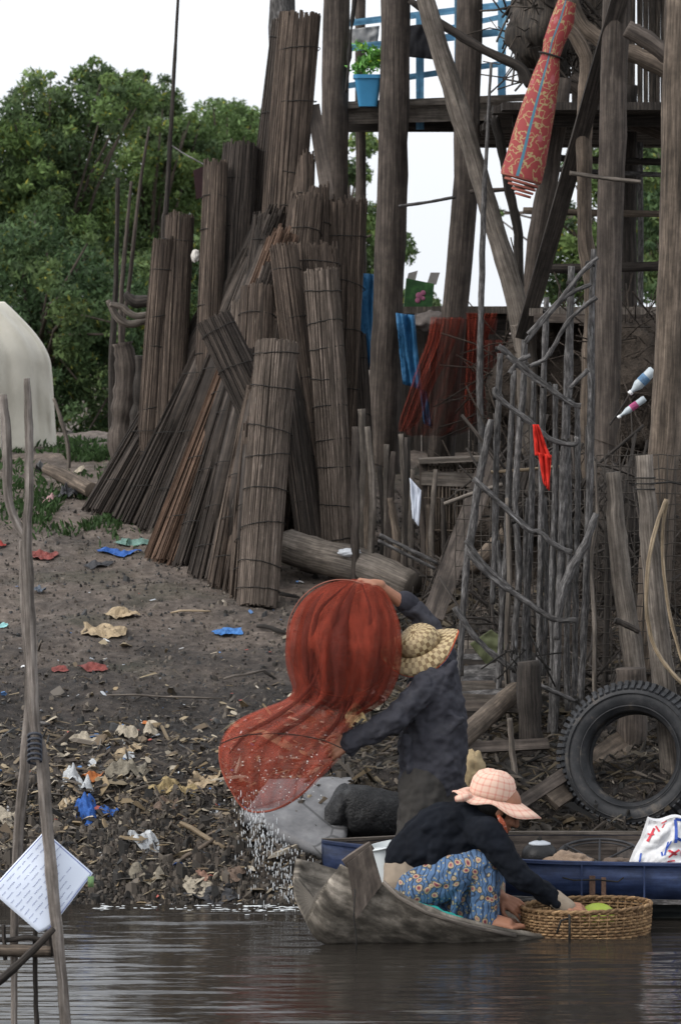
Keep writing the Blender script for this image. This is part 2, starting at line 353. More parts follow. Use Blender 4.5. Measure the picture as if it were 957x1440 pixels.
tree(150, 56, [(0, 360, 70), (80, 380, 70), (160, 400, 70), (240, 400, 70), (320, 400, 70), (40, 480, 80), (130, 490, 80), (220, 500, 80), (300, 500, 80), (20, 570, 60), (180, 575, 40)], 30000, .06, 'wide dark green hedge of trees closing the view behind the left thicket', 20, cols=DARKG, name='tree_belt')
tree(60, 43, [(40, 430, 70), (110, 470, 60), (20, 350, 60), (100, 400, 70), (90, 540, 45), (40, 560, 60), (170, 440, 60), (-40, 500, 80)], 20000, .05, 'dark undergrowth thicket below the left trees beside the tarp', 14, cols=DARKG, name='leafy_thicket', cat='bush')
tree(240, 44, [(200, 400, 60), (250, 450, 60), (190, 500, 50), (260, 370, 50), (180, 560, 42), (300, 480, 60), (130, 600, 22)], 15000, .05, 'dark leafy shrub behind the driftwood stump and the leftmost mats', 15, cols=DARKG, name='leafy_shrub', cat='bush')
tree(490, 46, [(490, 240, 26), (515, 310, 34), (500, 380, 34), (545, 345, 34), (490, 430, 30), (510, 200, 20)], 5500, .055, 'slim green tree seen in the gap between the tall posts', 16)
tree(590, 45, [(590, 425, 24), (600, 450, 24), (570, 430, 20)], 1800, .055, 'low bush just behind the green carton', 17, name='low_bush', cat='bush')
tree(880, 46, [(880, 260, 60), (900, 350, 60), (800, 340, 42), (850, 400, 50), (910, 210, 40), (780, 400, 36), (700, 300, 6), (820, 230, 30)], 12000, .06, 'green tree behind the back rails of the stilt house', 18)
tree(960, 44, [(950, 380, 50), (930, 300, 50), (960, 240, 50)], 6000, .06, 'dark tree at the far right edge behind the thick post', 19, cols=DARKG)

# ------------------------------------------------------------ sticks, posts and beams
def cr(pts, n=6):
    """Catmull-Rom resample"""
    p = [pts[0]] + list(pts) + [pts[-1]]; out = []
    for i in range(1, len(p) - 2):
        for k in range(n):
            t = k / n; a, b, c, d = p[i - 1], p[i], p[i + 1], p[i + 2]
            out.append(tuple(.5 * ((2 * b[j]) + (-a[j] + c[j]) * t + (2 * a[j] - 5 * b[j] + 4 * c[j] - d[j]) * t * t + (-a[j] + 3 * b[j] - 3 * c[j] + d[j]) * t ** 3) for j in range(len(a))))
    out.append(tuple(pts[-1])); return out
def stick_mb(mb, pts, w_, Y, jit=.5, seg=8, down=False, knots=.08, up=False):
    """pts pixel pairs, w_ width(s) in pixels, Y depth(s)"""
    n = len(pts); Ys = Y if hasattr(Y, '__len__') else [Y] * n; ws = w_ if hasattr(w_, '__len__') else [w_] * n
    if len(Ys) != n: Ys = list(np.interp(np.linspace(0, 1, n), np.linspace(0, 1, len(Ys)), Ys))
    if len(ws) != n: ws = list(np.interp(np.linspace(0, 1, n), np.linspace(0, 1, len(ws)), ws))
    p4 = [(*P(x, y, yy), M(w2, yy) / 2) for (x, y), yy, w2 in zip(pts, Ys, ws)]
    if down:
        x, y, z, r = p4[-1]; g = zg(x, y) - .08
        if z > g + .05: p4.append((x, y, g, r))
    q = cr(p4, 7 if n < 4 else 5); q3 = []
    for i, (x, y, z, r) in enumerate(q):
        a = 0 if i in (0, len(q) - 1) else jit
        q3.append((V((x + random.uniform(-1, 1) * r * .22 * a * (.25 if r > .05 else 1), y + random.uniform(-1, 1) * r * .22 * a * (.25 if r > .05 else 1), z)), max(r * (1 + random.uniform(-knots, knots)), .0015)))
    mb.tube([a for a, _ in q3], [b for _, b in q3], seg, jit=.05 * (seg > 6))
def stick(name, label, cat, pts, w_, Y, mat, group=None, seed=None, **k):
    if seed is not None: random.seed(seed)
    mb = MB(); stick_mb(mb, pts, w_, Y, **k); o = mb.obj(name, mat); return tag(o, label, cat, group)
G_post = 'upright posts of the stilt house'
stick('house_post', 'thick round brown post rising between the two blue tarps', 'post', [(556, -30), (553, 200), (546, 420), (540, 560)], [40, 43, 43, 45], 28.6, W_post, G_post, 21, seg=14, down=True, knots=.03)
stick('house_post', 'thick slightly slanting post standing through the red hanging net', 'post', [(660, -30), (654, 250), (640, 430), (620, 640)], [38, 36, 36, 38], 28.4, W_post, G_post, 22, seg=14, down=True, knots=.03)
stick('house_post', 'tall dark grey post rising right behind the tallest mat roll', 'post', [(474, -30), (471, 150), (472, 300), (480, 500)], [38, 38, 36, 36], 28.8, W_post, G_post, 23, seg=14, down=True, knots=.03)
stick('house_post', 'pale grey post top peeking out at the left of the tallest mat roll', 'post', [(397, -30), (396, 120), (398, 400)], [36, 36, 36], 29.3, W_grey, G_post, 24, seg=12, down=True, knots=.03)
stick('house_post', 'thin back post under the blue plant pot', 'post', [(507, -30), (507, 300), (508, 420)], [15, 15, 16], 31, W_post, G_post, 25, seg=10, down=True, knots=.04)
stick('house_post', 'massive light brown post at the right edge of the view', 'post', [(956, -30), (948, 300), (938, 560), (925, 720), (915, 900), (905, 1000)], [42, 44, 44, 46, 46, 48], 21.9, W_tan, G_post, 26, seg=16, down=True, knots=.03)
stick('house_post', 'straight dark post behind the top of the stick frame', 'post', [(868, -30), (862, 150), (856, 380), (852, 700)], [38, 38, 36, 36], 24.5, W_post, G_post, 27, seg=14, down=True, knots=.03)
stick('house_post', 'dark back post seen between the two right posts', 'post', [(884, 120), (884, 300), (884, 440)], [24, 22, 22], 28.5, W_dark, G_post, 28, seg=10, down=True)
stick('house_post', 'slim pale back post beside the right edge post', 'post', [(899, 200), (900, 440)], [9, 8], 28, W_grey, G_post, 29, down=True)
stick('house_post', 'dark slanting trunk behind the hanging red roll', 'post', [(790, 110), (772, 240), (752, 360), (742, 480)], [28, 28, 27, 26], 26.6, W_post, G_post, 30, seg=12, down=True)
stick('house_post', 'crooked pale trunk running up behind the dark slanting beam', 'post', [(780, 20), (822, 80), (820, 200), (822, 330), (832, 420), (826, 560)], [20, 22, 22, 22, 22, 20], 25, W_tan, G_post, 31, seg=12, down=True, knots=.1)
stick('house_post', 'short charred post standing at the foot of the stick frame', 'post', [(742, 930), (744, 1000), (746, 1060)], [32, 34, 34], 20.9, W_dark, G_post, 32, seg=12, down=True)
stick('brace_pole', 'pale weathered brace pole slanting down right from the top to the fork', 'pole', [(590, -30), (612, 50), (650, 170), (686, 290), (722, 410), (738, 480)], [22, 26, 28, 28, 30, 34], 26.2, W_pale, None, 33, seg=12)
stick('forked_post', 'split post under the meeting point of the two slanting braces', 'post', [(736, 455), (740, 520), (742, 640)], [36, 30, 30], 26.15, W_pale, None, 34, seg=12, down=True)
mb = MB(); mb.beam(P(878, -30, 24.3), P(736, 470, 26.0), .105, .12, (0, -1, 0)); auto(tag(mb.obj('brace_beam', W_dark), 'dark squared beam slanting down left to the fork', 'beam'))
stick('crooked_branch', 'thin dark crooked branch between the two braces', 'branch', [(694, 165), (706, 215), (716, 270), (728, 330), (730, 420), (742, 470)], [12, 14, 13, 13, 13, 12], 26.4, W_dark, None, 35)
stick('thin_pole', 'thin grey vertical pole in front of the red net', 'pole', [(690, 88), (684, 200), (679, 300), (676, 440), (674, 540), (676, 640), (668, 760)], [4, 5, 8, 9, 10, 9, 9], 25.6, W_grey, None, 36, down=True)
stick('hanging_branch', 'dark branch slanting across the upper deck', 'branch', [(575, 0), (630, 40), (680, 70), (730, 95), (745, 120)], [9, 12, 13, 14, 16], 26.8, W_dark, None, 37)
stick('roof_log', 'pale curved log in the top right corner', 'log', [(796, -20), (815, 30), (850, 60), (900, 80), (960, 110)], [18, 22, 24, 26, 28], 25.6, W_tan, None, 38, seg=10)
stick('roof_log', 'brown log crossing under the roof beside the right edge post', 'log', [(880, 40), (915, 60), (960, 95)], [26, 26, 26], 24.2, W_post, None, 39, seg=10)
stick('roof_log', 'slanting log below the deck left of the right edge post', 'log', [(800, 110), (870, 160), (960, 195)], [28, 26, 26], 27.2, W_post, None, 40, seg=10)
def rail(label, a, b, w_, Y, mat=W_pale, seed=1):
    return stick('back_rail', label, 'rail', [a, ((a[0] + b[0]) / 2, (a[1] + b[1]) / 2 + 1), b], w_, Y, mat, 'rails across the back of the stilt house', seed, seg=6)
rail('pale split rail level with the end of the red roll', (735, 296), (935, 301), 11, 27, W_tan, 41)
rail('grey rail below the deck edge right of the red roll', (780, 238), (935, 246), 8, 27.4, W_grey, 42)
rail('dark rail just under the right deck', (780, 222), (935, 228), 11, 28, W_dark, 43)
rail('thin rail nailed across the dark straight post', (800, 243), (900, 256), 7, 24.2, W_pale, 44)
rail('lowest dark rail in front of the far leaves', (745, 378), (935, 374), 15, 27.6, W_dark, 45)
rail('thin stick rail left of the slanting post', (560, 290), (640, 277), 5, 28.2, W_grey, 46)
rail('short rail between the braces under the red roll', (660, 270), (790, 258), 7, 27.8, W_post, 47)
# upper deck, railing, roof mass
def slab(name, label, cat, x0, x1, pyt, Y0, Y1, th, mat, n=10, seed=0, kind=None, gap=.012):
    random.seed(seed); a = P(x0, pyt, Y0); b = P(x1, pyt, Y0); mb = MB(); z = a.z; wd = (Y1 - Y0) / n
    for i in range(n): mb.box(((a.x + b.x) / 2 + random.uniform(-.04, .04), Y0 + wd * (i + .5), z + random.uniform(-.01, .01)), ((b.x - a.x) / 2, 0, 0), (0, wd / 2 - gap, 0), (0, 0, th / 2))
    return mb, V(((a.x + b.x) / 2, (Y0 + Y1) / 2, z - th / 2))
e = empty('upper_deck', (1.0, 29.5, P(600, 170, 28).z), 'grey plank deck of the stilt house behind the blue railing', 'deck')
mb, _ = slab('', '', '', 486, 735, 148, 28.9, 31.5, .04, W_pale, 12); mb.obj('deck_boards', W_post, e, smooth=False)
mb = MB(); mb.beam(P(486, 163, 28.85), P(745, 156, 28.85), .04, .12); mb.beam(P(484, 148, 28.78), P(745, 137, 28.78), .035, .05); mb.obj('edge_beam', W_pale, e, smooth=False)
mb = MB(); mb.beam(P(486, 178, 29.3), P(760, 178, 29.3), .08, .08); mb.obj('joist', W_dark, e, smooth=False); mb = MB(); mb.beam(P(486, 172, 30.7), P(760, 172, 30.7), .08, .08); mb.obj('joist', W_dark, e, smooth=False)
e = empty('right_deck', (2.0, 28, P(800, 190, 26).z), 'dark deck and floor of the stilt house at upper right', 'deck')
mb, _ = slab('', '', '', 700, 1100, 150, 25.4, 31.2, .05, W_dark, 18); mb.obj('deck_boards', W_dark, e, smooth=False)
mb = MB()
for k in range(4): mb = MB(); mb.beam(P(720, 168, 26 + k * 1.5), P(1080, 166, 26 + k * 1.5), .09, .1); mb.obj('joist', W_dark, e, smooth=False)
M_thatch = wood('thatch', (.035, .030, .026, 1), (.09, .075, .062, 1), 60, 4)
def clump(label, cat, name, px, py, rx, ry, Y, ry_m, mat, n, seed, th=.004, mixed=None):
    """tangled heap of strands round a lumpy core"""
    random.seed(seed); mb = MB(); c = P(px, py, Y); rx_, rz_ = M(rx, Y), M(ry, Y)
    def sh(u, v):
        t, ph = 6.2832 * u, math.pi * v
        d = V((math.sin(ph) * math.cos(t), math.sin(ph) * math.sin(t), math.cos(ph))); k = 1 + .28 * noise.noise(d * 2.2 + V((seed, 0, 0))) + .12 * noise.noise(d * 7 + V((seed, 3, 0)))
        return c + V((d.x * rx_ * k, d.y * ry_m * k, d.z * rz_ * k))
    mb.grid(sh, 40, 22, su=2, sv=2)
    for _ in range(n):
        d = V((random.gauss(0, 1), random.gauss(0, 1), random.gauss(0, 1))).normalized(); p = c + V((d.x * rx_, d.y * ry_m, d.z * rz_)) * random.uniform(.9, 1.12)
        q = V((random.gauss(0, 1), random.gauss(0, 1), random.gauss(0, 1))) * .5 * min(rx_, rz_); mid = p + q * .5 + V((0, 0, random.uniform(-.05, .05))); mb.tube([p, mid, p + q], th * random.uniform(.6, 1.4), 4)
    return tag(mb.obj(name, mat), label, cat)
clump('dark tangle of dry fishing net heaped on the upper deck', 'net', 'net_heap', 768, 30, 52, 88, 27.5, .5, M_thatch, 260, 51, .006)
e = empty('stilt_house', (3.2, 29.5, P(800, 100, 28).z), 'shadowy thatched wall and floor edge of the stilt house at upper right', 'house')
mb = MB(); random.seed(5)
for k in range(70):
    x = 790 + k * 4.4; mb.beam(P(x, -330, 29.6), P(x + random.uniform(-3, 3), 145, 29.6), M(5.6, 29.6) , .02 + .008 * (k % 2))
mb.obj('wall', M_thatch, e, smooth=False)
mb = MB()
for k in range(16): mb.box((3.5, 25 + k * .5, 6.2 + k * .05), (2.2, 0, 0), (0, .26, 0), (0, 0, .05))
mb.obj('roof', M_thatch, e, smooth=False)
M_blue = wood('blue_paint', (.10, .28, .48, 1), (.19, .44, .66, 1), 30, 2, .6, .25)
e = empty('deck_railing', P(600, 150, 28.95), 'sky blue wooden railing of the upper deck', 'railing')
for a, b, ww in (((486, 33), (730, 4), 9), ((486, 68), (750, 40), 10), ((486, 121), (730, 86), 8), ((560, 55), (730, 18), 7)):
    mb = MB(); mb.beam(P(*a, 29.1), P(*b, 29.1), .025, M(ww, 29)); mb.obj('rail', M_blue, e, smooth=False)
for x, y0, y1 in ((590, 20, 182), (705, 0, 160), (644, -10, 150)):
    mb = MB(); mb.beam(P(x, y0, 29.02), P(x, y1, 29.02), M(11, 29), .03); mb.obj('baluster', M_blue, e, smooth=False)
# pot with plant
M_pot = plain('blue_plastic', (.05, .23, .42, 1), .15, 5, .4, .05)
c = P(517, 150, 28.7); e = empty('potted_plant', c, 'square light blue pot with a small green plant hanging at the deck edge', 'plant pot')
mb = MB(); z = M(44, 28.7)
for k, (r0, h) in enumerate(((.07, 0), (.098, z * .93), (.108, z * .93), (.108, z), (.09, z), (.085, z * .7))):
    pass
mb.rings([[c + V((math.copysign(abs(math.cos(a)) ** .35, math.cos(a)) * r0, math.copysign(abs(math.sin(a)) ** .35, math.sin(a)) * r0, h)) for a in [6.2832 * i / 24 + .3 for i in range(24)]] for r0, h in ((.068, 0), (.098, z * .88), (.108, z * .88), (.108, z), (.094, z), (.088, z * .75))]); auto(mb.obj('pot', M_pot, e))
cl = [(*(P(517 + random.uniform(-18, 18), random.uniform(65, 100), 28.7)), .07) for _ in range(10)]
leaves_obj('foliage', cl, 420, .028, [(.06, .16, .04), (.09, .22, .05)], e, 3)
# dark shirt / jar on railing
def sheetobj(name, label, cat, corners, Y, mat, wav=.03, seed=0, nu=14, nv=14, th=.004, group=None, fr=4, parent=None, edge=0):
    """hanging or lying cloth from four pixel corners (tl,tr,br,bl)"""
    Ys = Y if hasattr(Y, '__len__') else [Y] * 4; q = [P(*c_, y_) for c_, y_ in zip(corners, Ys)]; nrm = (q[1] - q[0]).cross(q[3] - q[0]).normalized()
    def fn(u, v):
        p = q[0].lerp(q[1], u).lerp(q[3].lerp(q[2], u), v)
        k = noise.noise(V((u * fr, v * fr * .5, seed))) + .5 * noise.noise(V((u * fr * 3, v * fr, seed + 7)))
        if edge:
            p += (q[1] - q[0]) * edge * noise.noise(V((v * 5, 0, seed + u * 2))) + (q[3] - q[0]) * edge * noise.noise(V((u * 5, 4, seed + v * 2)))
        return p + nrm * wav * k
    mb = MB(); mb.grid(fn, nu, nv, su=(q[1] - q[0]).length, sv=(q[3] - q[0]).length); o = mb.obj(name, mat, parent)
    md = o.modifiers.new('thickness', 'SOLIDIFY'); md.thickness = th
    return tag(o, label, cat, group) if parent is None else o
M_blk = cloth('dark_cloth', (.03, .03, .034, 1))
sheetobj('hung_cloth', 'dark cloth hung over the blue railing', 'cloth', [(572, 36), (618, 32), (612, 84), (575, 80)], 28.9, M_blk, .03, 3)
sheetobj('hung_cloth', 'grey cloth scrap hung on the railing behind the plant', 'cloth', [(484, 42), (533, 36), (530, 66), (486, 72)], 29.3, cloth('grey_cloth', (.3, .3, .3, 1)), .03, 4)
# hanging rope of black chain at left post
stick('hanging_rope', 'black knotted rope hanging beside the dark grey post', 'rope', [(500, -20), (494, 40), (490, 90), (486, 130)], 5, 28.2, M_rope, None, 48, knots=.5)
# ------------------------------------------------------------ red patterned roll
def patterned():
    m, n, l, b = newmat('red_mat_print'); uv = n.new('ShaderNodeTexCoord').outputs['UV']
    v = tex(n, l, 'Voronoi', uv, 1, mp=(11, 6, 1)); wv = tex(n, l, 'Noise', uv, 1, 2, .5, (22, 15, 1))
    r = ramp(n, [(.47, (0, 0, 0)), (.49, (1, 1, 1)), (.515, (1, 1, 1)), (.535, (0, 0, 0))]); l.new(wv.outputs[0], r.inputs[0])
    c = mixc(n, l, r.outputs[0], (.27, .045, .045, 1), (.33, .25, .12, 1))
    r2 = ramp(n, [(.14, (1, 1, 1)), (.2, (0, 0, 0))]); l.new(v.outputs['Distance'], r2.inputs[0]); c = mixc(n, l, r2.outputs[0], c, (.34, .09, .10, 1))
    sx = n.new('ShaderNodeSeparateXYZ'); l.new(uv, sx.inputs[0]); fr = n.new('ShaderNodeMath'); fr.operation = 'FRACT'; ml = n.new('ShaderNodeMath'); ml.operation = 'MULTIPLY'; ml.inputs[1].default_value = 5.2; l.new(sx.outputs[0], ml.inputs[0]); l.new(ml.outputs[0], fr.inputs[0])
    r3 = ramp(n, [(.74, (0, 0, 0)), (.75, (1, 1, 1)), (.80, (1, 1, 1)), (.81, (0, 0, 0))]); l.new(fr.outputs[0], r3.inputs[0]); c = mixc(n, l, r3.outputs[0], c, (.05, .16, .22, 1))
    l.new(c, b.inputs['Base Color']); b.inputs['Roughness'].default_value = .7; return m
e = empty('rolled_mat', P(731, 275, 24.6), 'red patterned floor mat rolled up and hung by a tie near the top', 'rolled mat')
mb = MB(); rings = []
ctr = [(797, 2, 13), (790, 30, 17), (778, 60, 15), (774, 78, 13), (768, 105, 19), (757, 150, 24), (747, 190, 27), (739, 225, 29), (732, 250, 30)]
for (x, y, hw) in ctr:
    c = P(x, y, 24.6); r = M(hw, 24.6); ax = V((.95, 0, -.28)); rings.append([c + ax * r * math.cos(a) + V((0, 1, 0)) * r * .8 * math.sin(a) for a in [6.2832 * k / 28 for k in range(28)]])
mb.rings(rings, cap=False, uo=0); mb.obj('roll', patterned(), e)
mb = MB()
for k in range(5):
    c0 = P(732 + k * .8, 249 + k * 6, 24.6); r = M(29 - 4.3 * k, 24.6)
    mb.rings([[c0 + V((.95, 0, -.28)) * r * math.cos(a) + V((-.1, 0, -.3)) * M(10 if j else 0, 24.6) + V((0, 1, 0)) * r * .8 * math.sin(a) for a in [6.2832 * q / 24 for q in range(24)]] for j in (0, 1)])
mb.obj('inner_turns', plain('mat_edge', (.36, .12, .09, 1), .25, 20), e)
mb = MB(); c = P(774, 78, 24.6); mb.tube([c + V((.95, 0, -.28)) * M(17, 24.6) * math.cos(a) + V((0, 1, 0)) * M(14, 24.6) * math.sin(a) for a in [6.2832 * k / 16 for k in range(17)]], .007, 6); mb.obj('tie', M_rope, e)
# ------------------------------------------------------------ lower deck and what hangs from it
e = empty('lower_deck', P(650, 460, 29), 'weathered plank shelf behind the red net', 'deck')
mb, _ = slab('', '', '', 560, 750, 437, 28.9, 30.2, .05, W_pale, 6); mb.obj('shelf_boards', W_pale, e, smooth=False)
mb = MB(); mb.beam(P(560, 455, 29.2), P(745, 452, 29.2), .1, .16); mb.obj('edge_beam', W_dark, e, smooth=False)
e = empty('lower_deck', P(850, 470, 27), 'plank shelf heaped with brown nets at middle right', 'deck')
mb, _ = slab('', '', '', 750, 1000, 439, 25.6, 27.4, .05, W_pale, 8, 3); mb.obj('shelf_boards', W_pale, e, smooth=False)
mb = MB(); mb.beam(P(750, 447, 25.5), P(1000, 450, 25.5), .04, .06); mb.obj('edge_beam', W_post, e, smooth=False)
M_bn = plain('brown_net_heap', (.055, .043, .034, 1), .5, 12, .95, 1.0, bd=.03)
clump('wide bulging heap of brown fishing net under the right shelf', 'net', 'net_heap', 800, 545, 110, 95, 26.6, .45, M_bn, 420, 52)
clump('brown net bundle bulging beside the right edge post', 'net', 'net_heap', 905, 560, 80, 105, 25.2, .4, M_bn, 420, 53)
clump('dark pile of old netting low behind the stick frame', 'net', 'net_heap', 745, 760, 120, 110, 25.2, .5, M_bn, 420, 54)
clump('dark heap of netting behind the wire mesh on the right', 'net', 'net_heap', 925, 850, 110, 190, 24.2, .5, M_bn, 500, 55)
clump('low black heap of netting behind the tyre', 'net', 'net_heap', 900, 1060, 110, 65, 22.4, .4, M_bn, 300, 56)
clump('brown net pile low between the stick frame and the tyre', 'net', 'net_heap', 800, 960, 70, 100, 22.8, .4, M_bn, 320, 57)
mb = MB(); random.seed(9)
# added dark backdrop of boards below the right shelf, hides bright ground and sky
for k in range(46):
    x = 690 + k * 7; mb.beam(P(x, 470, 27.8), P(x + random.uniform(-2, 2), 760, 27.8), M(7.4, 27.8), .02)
tag(mb.obj('dark_backdrop', W_dark, smooth=False), 'upright dark boards added as a backdrop for the shade under the right shelf', 'wall')
def hang_net(name, label, outline, Y, mat, seed, dep=.12):
    """outline: rows (left px, right px, py)"""
    rows = cr([(a, b, c) for a, b, c in outline], 5); rings = []
    for k, (a, b, y) in enumerate(rows):
        A = P(a, y, Y); B = P(b, y, Y); n = 40; ring = []
        for i in range(n + 1):
            u = i / n; p = A.lerp(B, u); f = .6 * math.sin(u * 23 + 2 * math.sin(k * .1 + seed)) + .5 * math.sin(u * 51 + seed); p += V((0, -1, 0)) * dep * (f * .25 + .4 * math.sin(u * 3.14)); ring.append(p)
        rings.append(ring)
    mb = MB(); mb.rings(rings, cap=False, closed=False); return tag(mb.obj(name, mat), label, 'net')
hang_net('hanging_net', 'red fishing net draped from the shelf around the slanting post', [(612, 700, 448), (604, 696, 480), (590, 698, 530), (580, 676, 565), (566, 668, 598), (572, 640, 612)], 28.1, M_red2, 3, .35)
hang_net('hanging_net', 'bright red fold of net slanting down left of the slanting post', [(606, 650, 446), (600, 640, 480), (585, 622, 520), (572, 600, 560), (562, 590, 590), (560, 572, 606)], 27.9, M_red, 5, .2)
hang_net('hanging_net', 'narrow red fold of net right of the slanting post', [(654, 700, 440), (656, 684, 480), (654, 674, 530), (652, 668, 570), (656, 664, 596)], 27.7, M_red, 9, .2)
hang_net('hanging_net', 'dark red net strip hanging right of the thin grey pole', [(668, 725, 478), (672, 722, 520), (676, 712, 560), (682, 700, 590)], 27.2, netting('dull_red_net', (.17, .04, .028, 1), .45), 6, .15)
mb = MB(); random.seed(19)  # dark boards added to stand for the shade under the left shelf
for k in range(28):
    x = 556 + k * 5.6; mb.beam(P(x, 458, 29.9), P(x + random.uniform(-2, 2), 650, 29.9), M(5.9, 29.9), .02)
tag(mb.obj('dark_backdrop', W_dark, smooth=False), 'dark boards added to give the shade behind the red hanging net', 'wall')
def brush(label, px, py, w_, h_, Y, n, mat, seed, lean=.5):
    random.seed(seed); mb = MB()
    for _ in range(n):
        c = P(px + random.uniform(-1, 1) * w_, py + random.uniform(-1, 1) * h_, Y + random.uniform(-.3, .3)); d = V((random.gauss(0, lean), random.gauss(0, .35), random.gauss(0, 1))).normalized(); L = random.uniform(.1, .35); r = random.uniform(.003, .011)
        mb.tube([c - d * L, c + V((random.uniform(-.02, .02), 0, random.uniform(-.02, .02))), c + d * L], [r, r, r * .6], 5)
    g = clump(label, 'brush', 'brush_pile', px, py, w_ * .8, h_ * .9, Y + .25, .2, mat, 0, seed); me = g.data
    o2 = mb.obj('dry_sticks', mat, g)
brush('tangle of dry brown sticks behind the upper stick frame', 760, 700, 75, 70, 24.0, 80, W_dark, 91)
brush('dark brushwood stuffed below the shelf left of the right edge post', 870, 760, 60, 110, 23.6, 120, W_dark, 92)
brush('brushwood piled low behind the lower stick frame', 735, 930, 90, 80, 22.6, 110, W_dark, 93)
brush('dark brushwood packed behind the tyre', 880, 1010, 100, 70, 21.9, 140, W_dark, 94, 1.0)
brush('sticks jumbled under the cage table', 640, 850, 60, 40, 24.2, 80, W_dark, 95, 1.0)
M_bl = plain('blue_tarp', (.035, .16, .33, 1), .3, 6, .45, .6, bd=.03)
sheetobj('blue_tarp', 'bright blue tarp strip hanging between the mats and the round post', 'tarp', [(496, 383), (530, 386), (526, 522), (506, 518)], 28.9, M_bl, .06, 5)
sheetobj('blue_tarp', 'blue tarp hanging on the right side of the round post', 'tarp', [(556, 440), (582, 443), (592, 548), (566, 540)], 28.3, M_bl, .06, 6)
sheetobj('blue_tarp', 'small blue tarp end showing low behind the red net', 'tarp', [(590, 545), (600, 552), (606, 600), (596, 596)], 28.35, M_bl, .03, 7)
e = empty('carton', P(590, 435, 29.0), 'green printed carton with open flaps on the shelf', 'box')
mb = MB(); a, b_, c_, d_ = P(568, 432, 29), P(603, 440, 29), P(612, 400, 29), P(572, 391, 29)
mb.box((a + b_ + c_ + d_) / 4 + V((0, .1, 0)), (b_ - a) / 2 + V((.01, 0, 0)), (0, .1, 0), (d_ - a) / 2); mb.obj('carton_body', plain('green_print', (.03, .09, .03, 1), .5, 14, .5, .1, c2=(.07, .2, .05, 1)), e, smooth=False)
mb = MB(); mb.box((c_ + d_) / 2 + V((-.07, .05, .03)), (.035, 0, .01), (0, .002, 0), (.01, .0, .04)); mb.box((c_ + d_) / 2 + V((.09, .05, .02)), (.035, 0, .0), (0, .002, 0), (.014, .0, .045)); mb.obj('flap', plain('card', (.3, .28, .27, 1), .1), e, smooth=False)
mb = MB(); k = (a + b_ + c_ + d_) / 4
for dx, dz, r in ((0, 0, .026), (.03, .02, .02), (-.01, -.035, .02), (.03, -.02, .016)): mb.ball(k + V((dx, -.004, dz)), (r, .006, r))
mb.obj('pink_print', plain('pink', (.35, .12, .2, 1), .2), e)
o = clump('grey bundled sack on the shelf next to the carton', 'sack', 'sack', 605, 452, 26, 14, 28.6, .12, plain('grey_sack', (.16, .14, .13, 1), .3, 10, .9, .5), 0, 58)

# ------------------------------------------------------------ reed mat rolls
def roll(label, top, bot, w_t, w_b, Yt, Yb, mat, bands=6, turns=2.2, seed=0, slat=.012, rag=.03, name='rolled_reed_mat', group='rolled reed mats', stand=True):
    random.seed(seed); T = P(*top, Yt); B = P(*bot, Yb); L0 = (T - B).length
    while stand and B.z > zg(B.x, B.y) + .0: B = B + (B - T).normalized() * .04
    bands = max(bands, round(bands * (T - B).length / L0)); ax = (T - B); L = ax.length; t = ax / L
    n = (V((0, -1, 0)) - t * t.dot(V((0, -1, 0)))).normalized(); b = t.cross(n); rt, rb = M(w_t, Yt) / 2, M(w_b, Yb) / 2
    e = empty(name, B, label, 'reed mat', group); mb = MB(); r = 1.0; a = random.uniform(0, 6.28); a0 = a; ln = 0
    wob = [random.uniform(-1, 1) for _ in range(4)]
    while a - a0 < 6.2832 * turns:
        r = 1 - .11 * (a - a0) / 6.2832 + .02 * math.sin(3 * a + wob[0]) + random.uniform(-.03, .03)
        da = slat / (rt * r)
        lo = random.uniform(-.006, .01) ; hi = random.uniform(-rag, .006) if random.random() < .72 else random.uniform(-rag * 3.2, rag * .8)
        cn, sn = math.cos(a), math.sin(a); d = n * cn + b * sn; td = -n * sn + b * cn
        p0 = B + d * rb * r + t * lo; d = (n * cn * .86 + b * sn); p0 = B + d * rb * r + t * lo; p1 = T + d * rt * r + t * hi + td * random.uniform(-.004, .004)
        hw = slat * random.uniform(.36, .5); th = slat * .28; sag = d * (.02 * math.sin(wob[1] * 3 + a) * L * .3) + td * random.gauss(0, .0035)
        ss = [(p0, rb / rt), (p0.lerp(p1, .33) + sag * .6, 1 + (rb / rt - 1) * .66), (p0.lerp(p1, .68) + sag, 1 + (rb / rt - 1) * .33), (p1, 1)]
        mb.rings([[p - td * hw * k - d * th, p + td * hw * k - d * th, p + td * hw * k + d * th, p - td * hw * k + d * th] for p, k in ss])
        a += da
    mb.obj('slats', mat, e, smooth=False)
    # core so that no light passes through the gaps
    mb = MB(); mb.rings([[c0 + (n * math.cos(6.2832 * k / 12) + b * math.sin(6.2832 * k / 12)) * rr * .62 for k in range(12)] for c0, rr in ((B + t * .01, rb), (T - t * .06, rt))]); mb.obj('inner_turns', W_matd, e)
    for k in range(bands):
        f = (k + .45 + random.uniform(-.22, .22)) / bands; c0 = B.lerp(T, f); rr = rb + (rt - rb) * f; tl = random.uniform(-.28, .28)
        mb = MB(); mb.tube([c0 + (n * .87 * math.cos(q) + b * math.sin(q)) * (rr * 1.035) + t * (rr * tl * math.cos(q + k) + random.uniform(-.003, .003)) for q in [6.2832 * j / 26 for j in range(27)]], .0032, 5, cap=False)
        mb.obj('binding', M_rope, e)
    return e
roll('tallest reed mat roll standing against the sky, dark brown', (423, 20), (385, 560), 58, 62, 27.0, 26.6, W_mat, 7, seed=101, slat=.016, rag=.012)
roll('darker tall mat roll tucked close behind the left of the tallest one', (402, 30), (350, 520), 40, 46, 27.5, 27.1, W_matd, 6, seed=102, rag=.02)
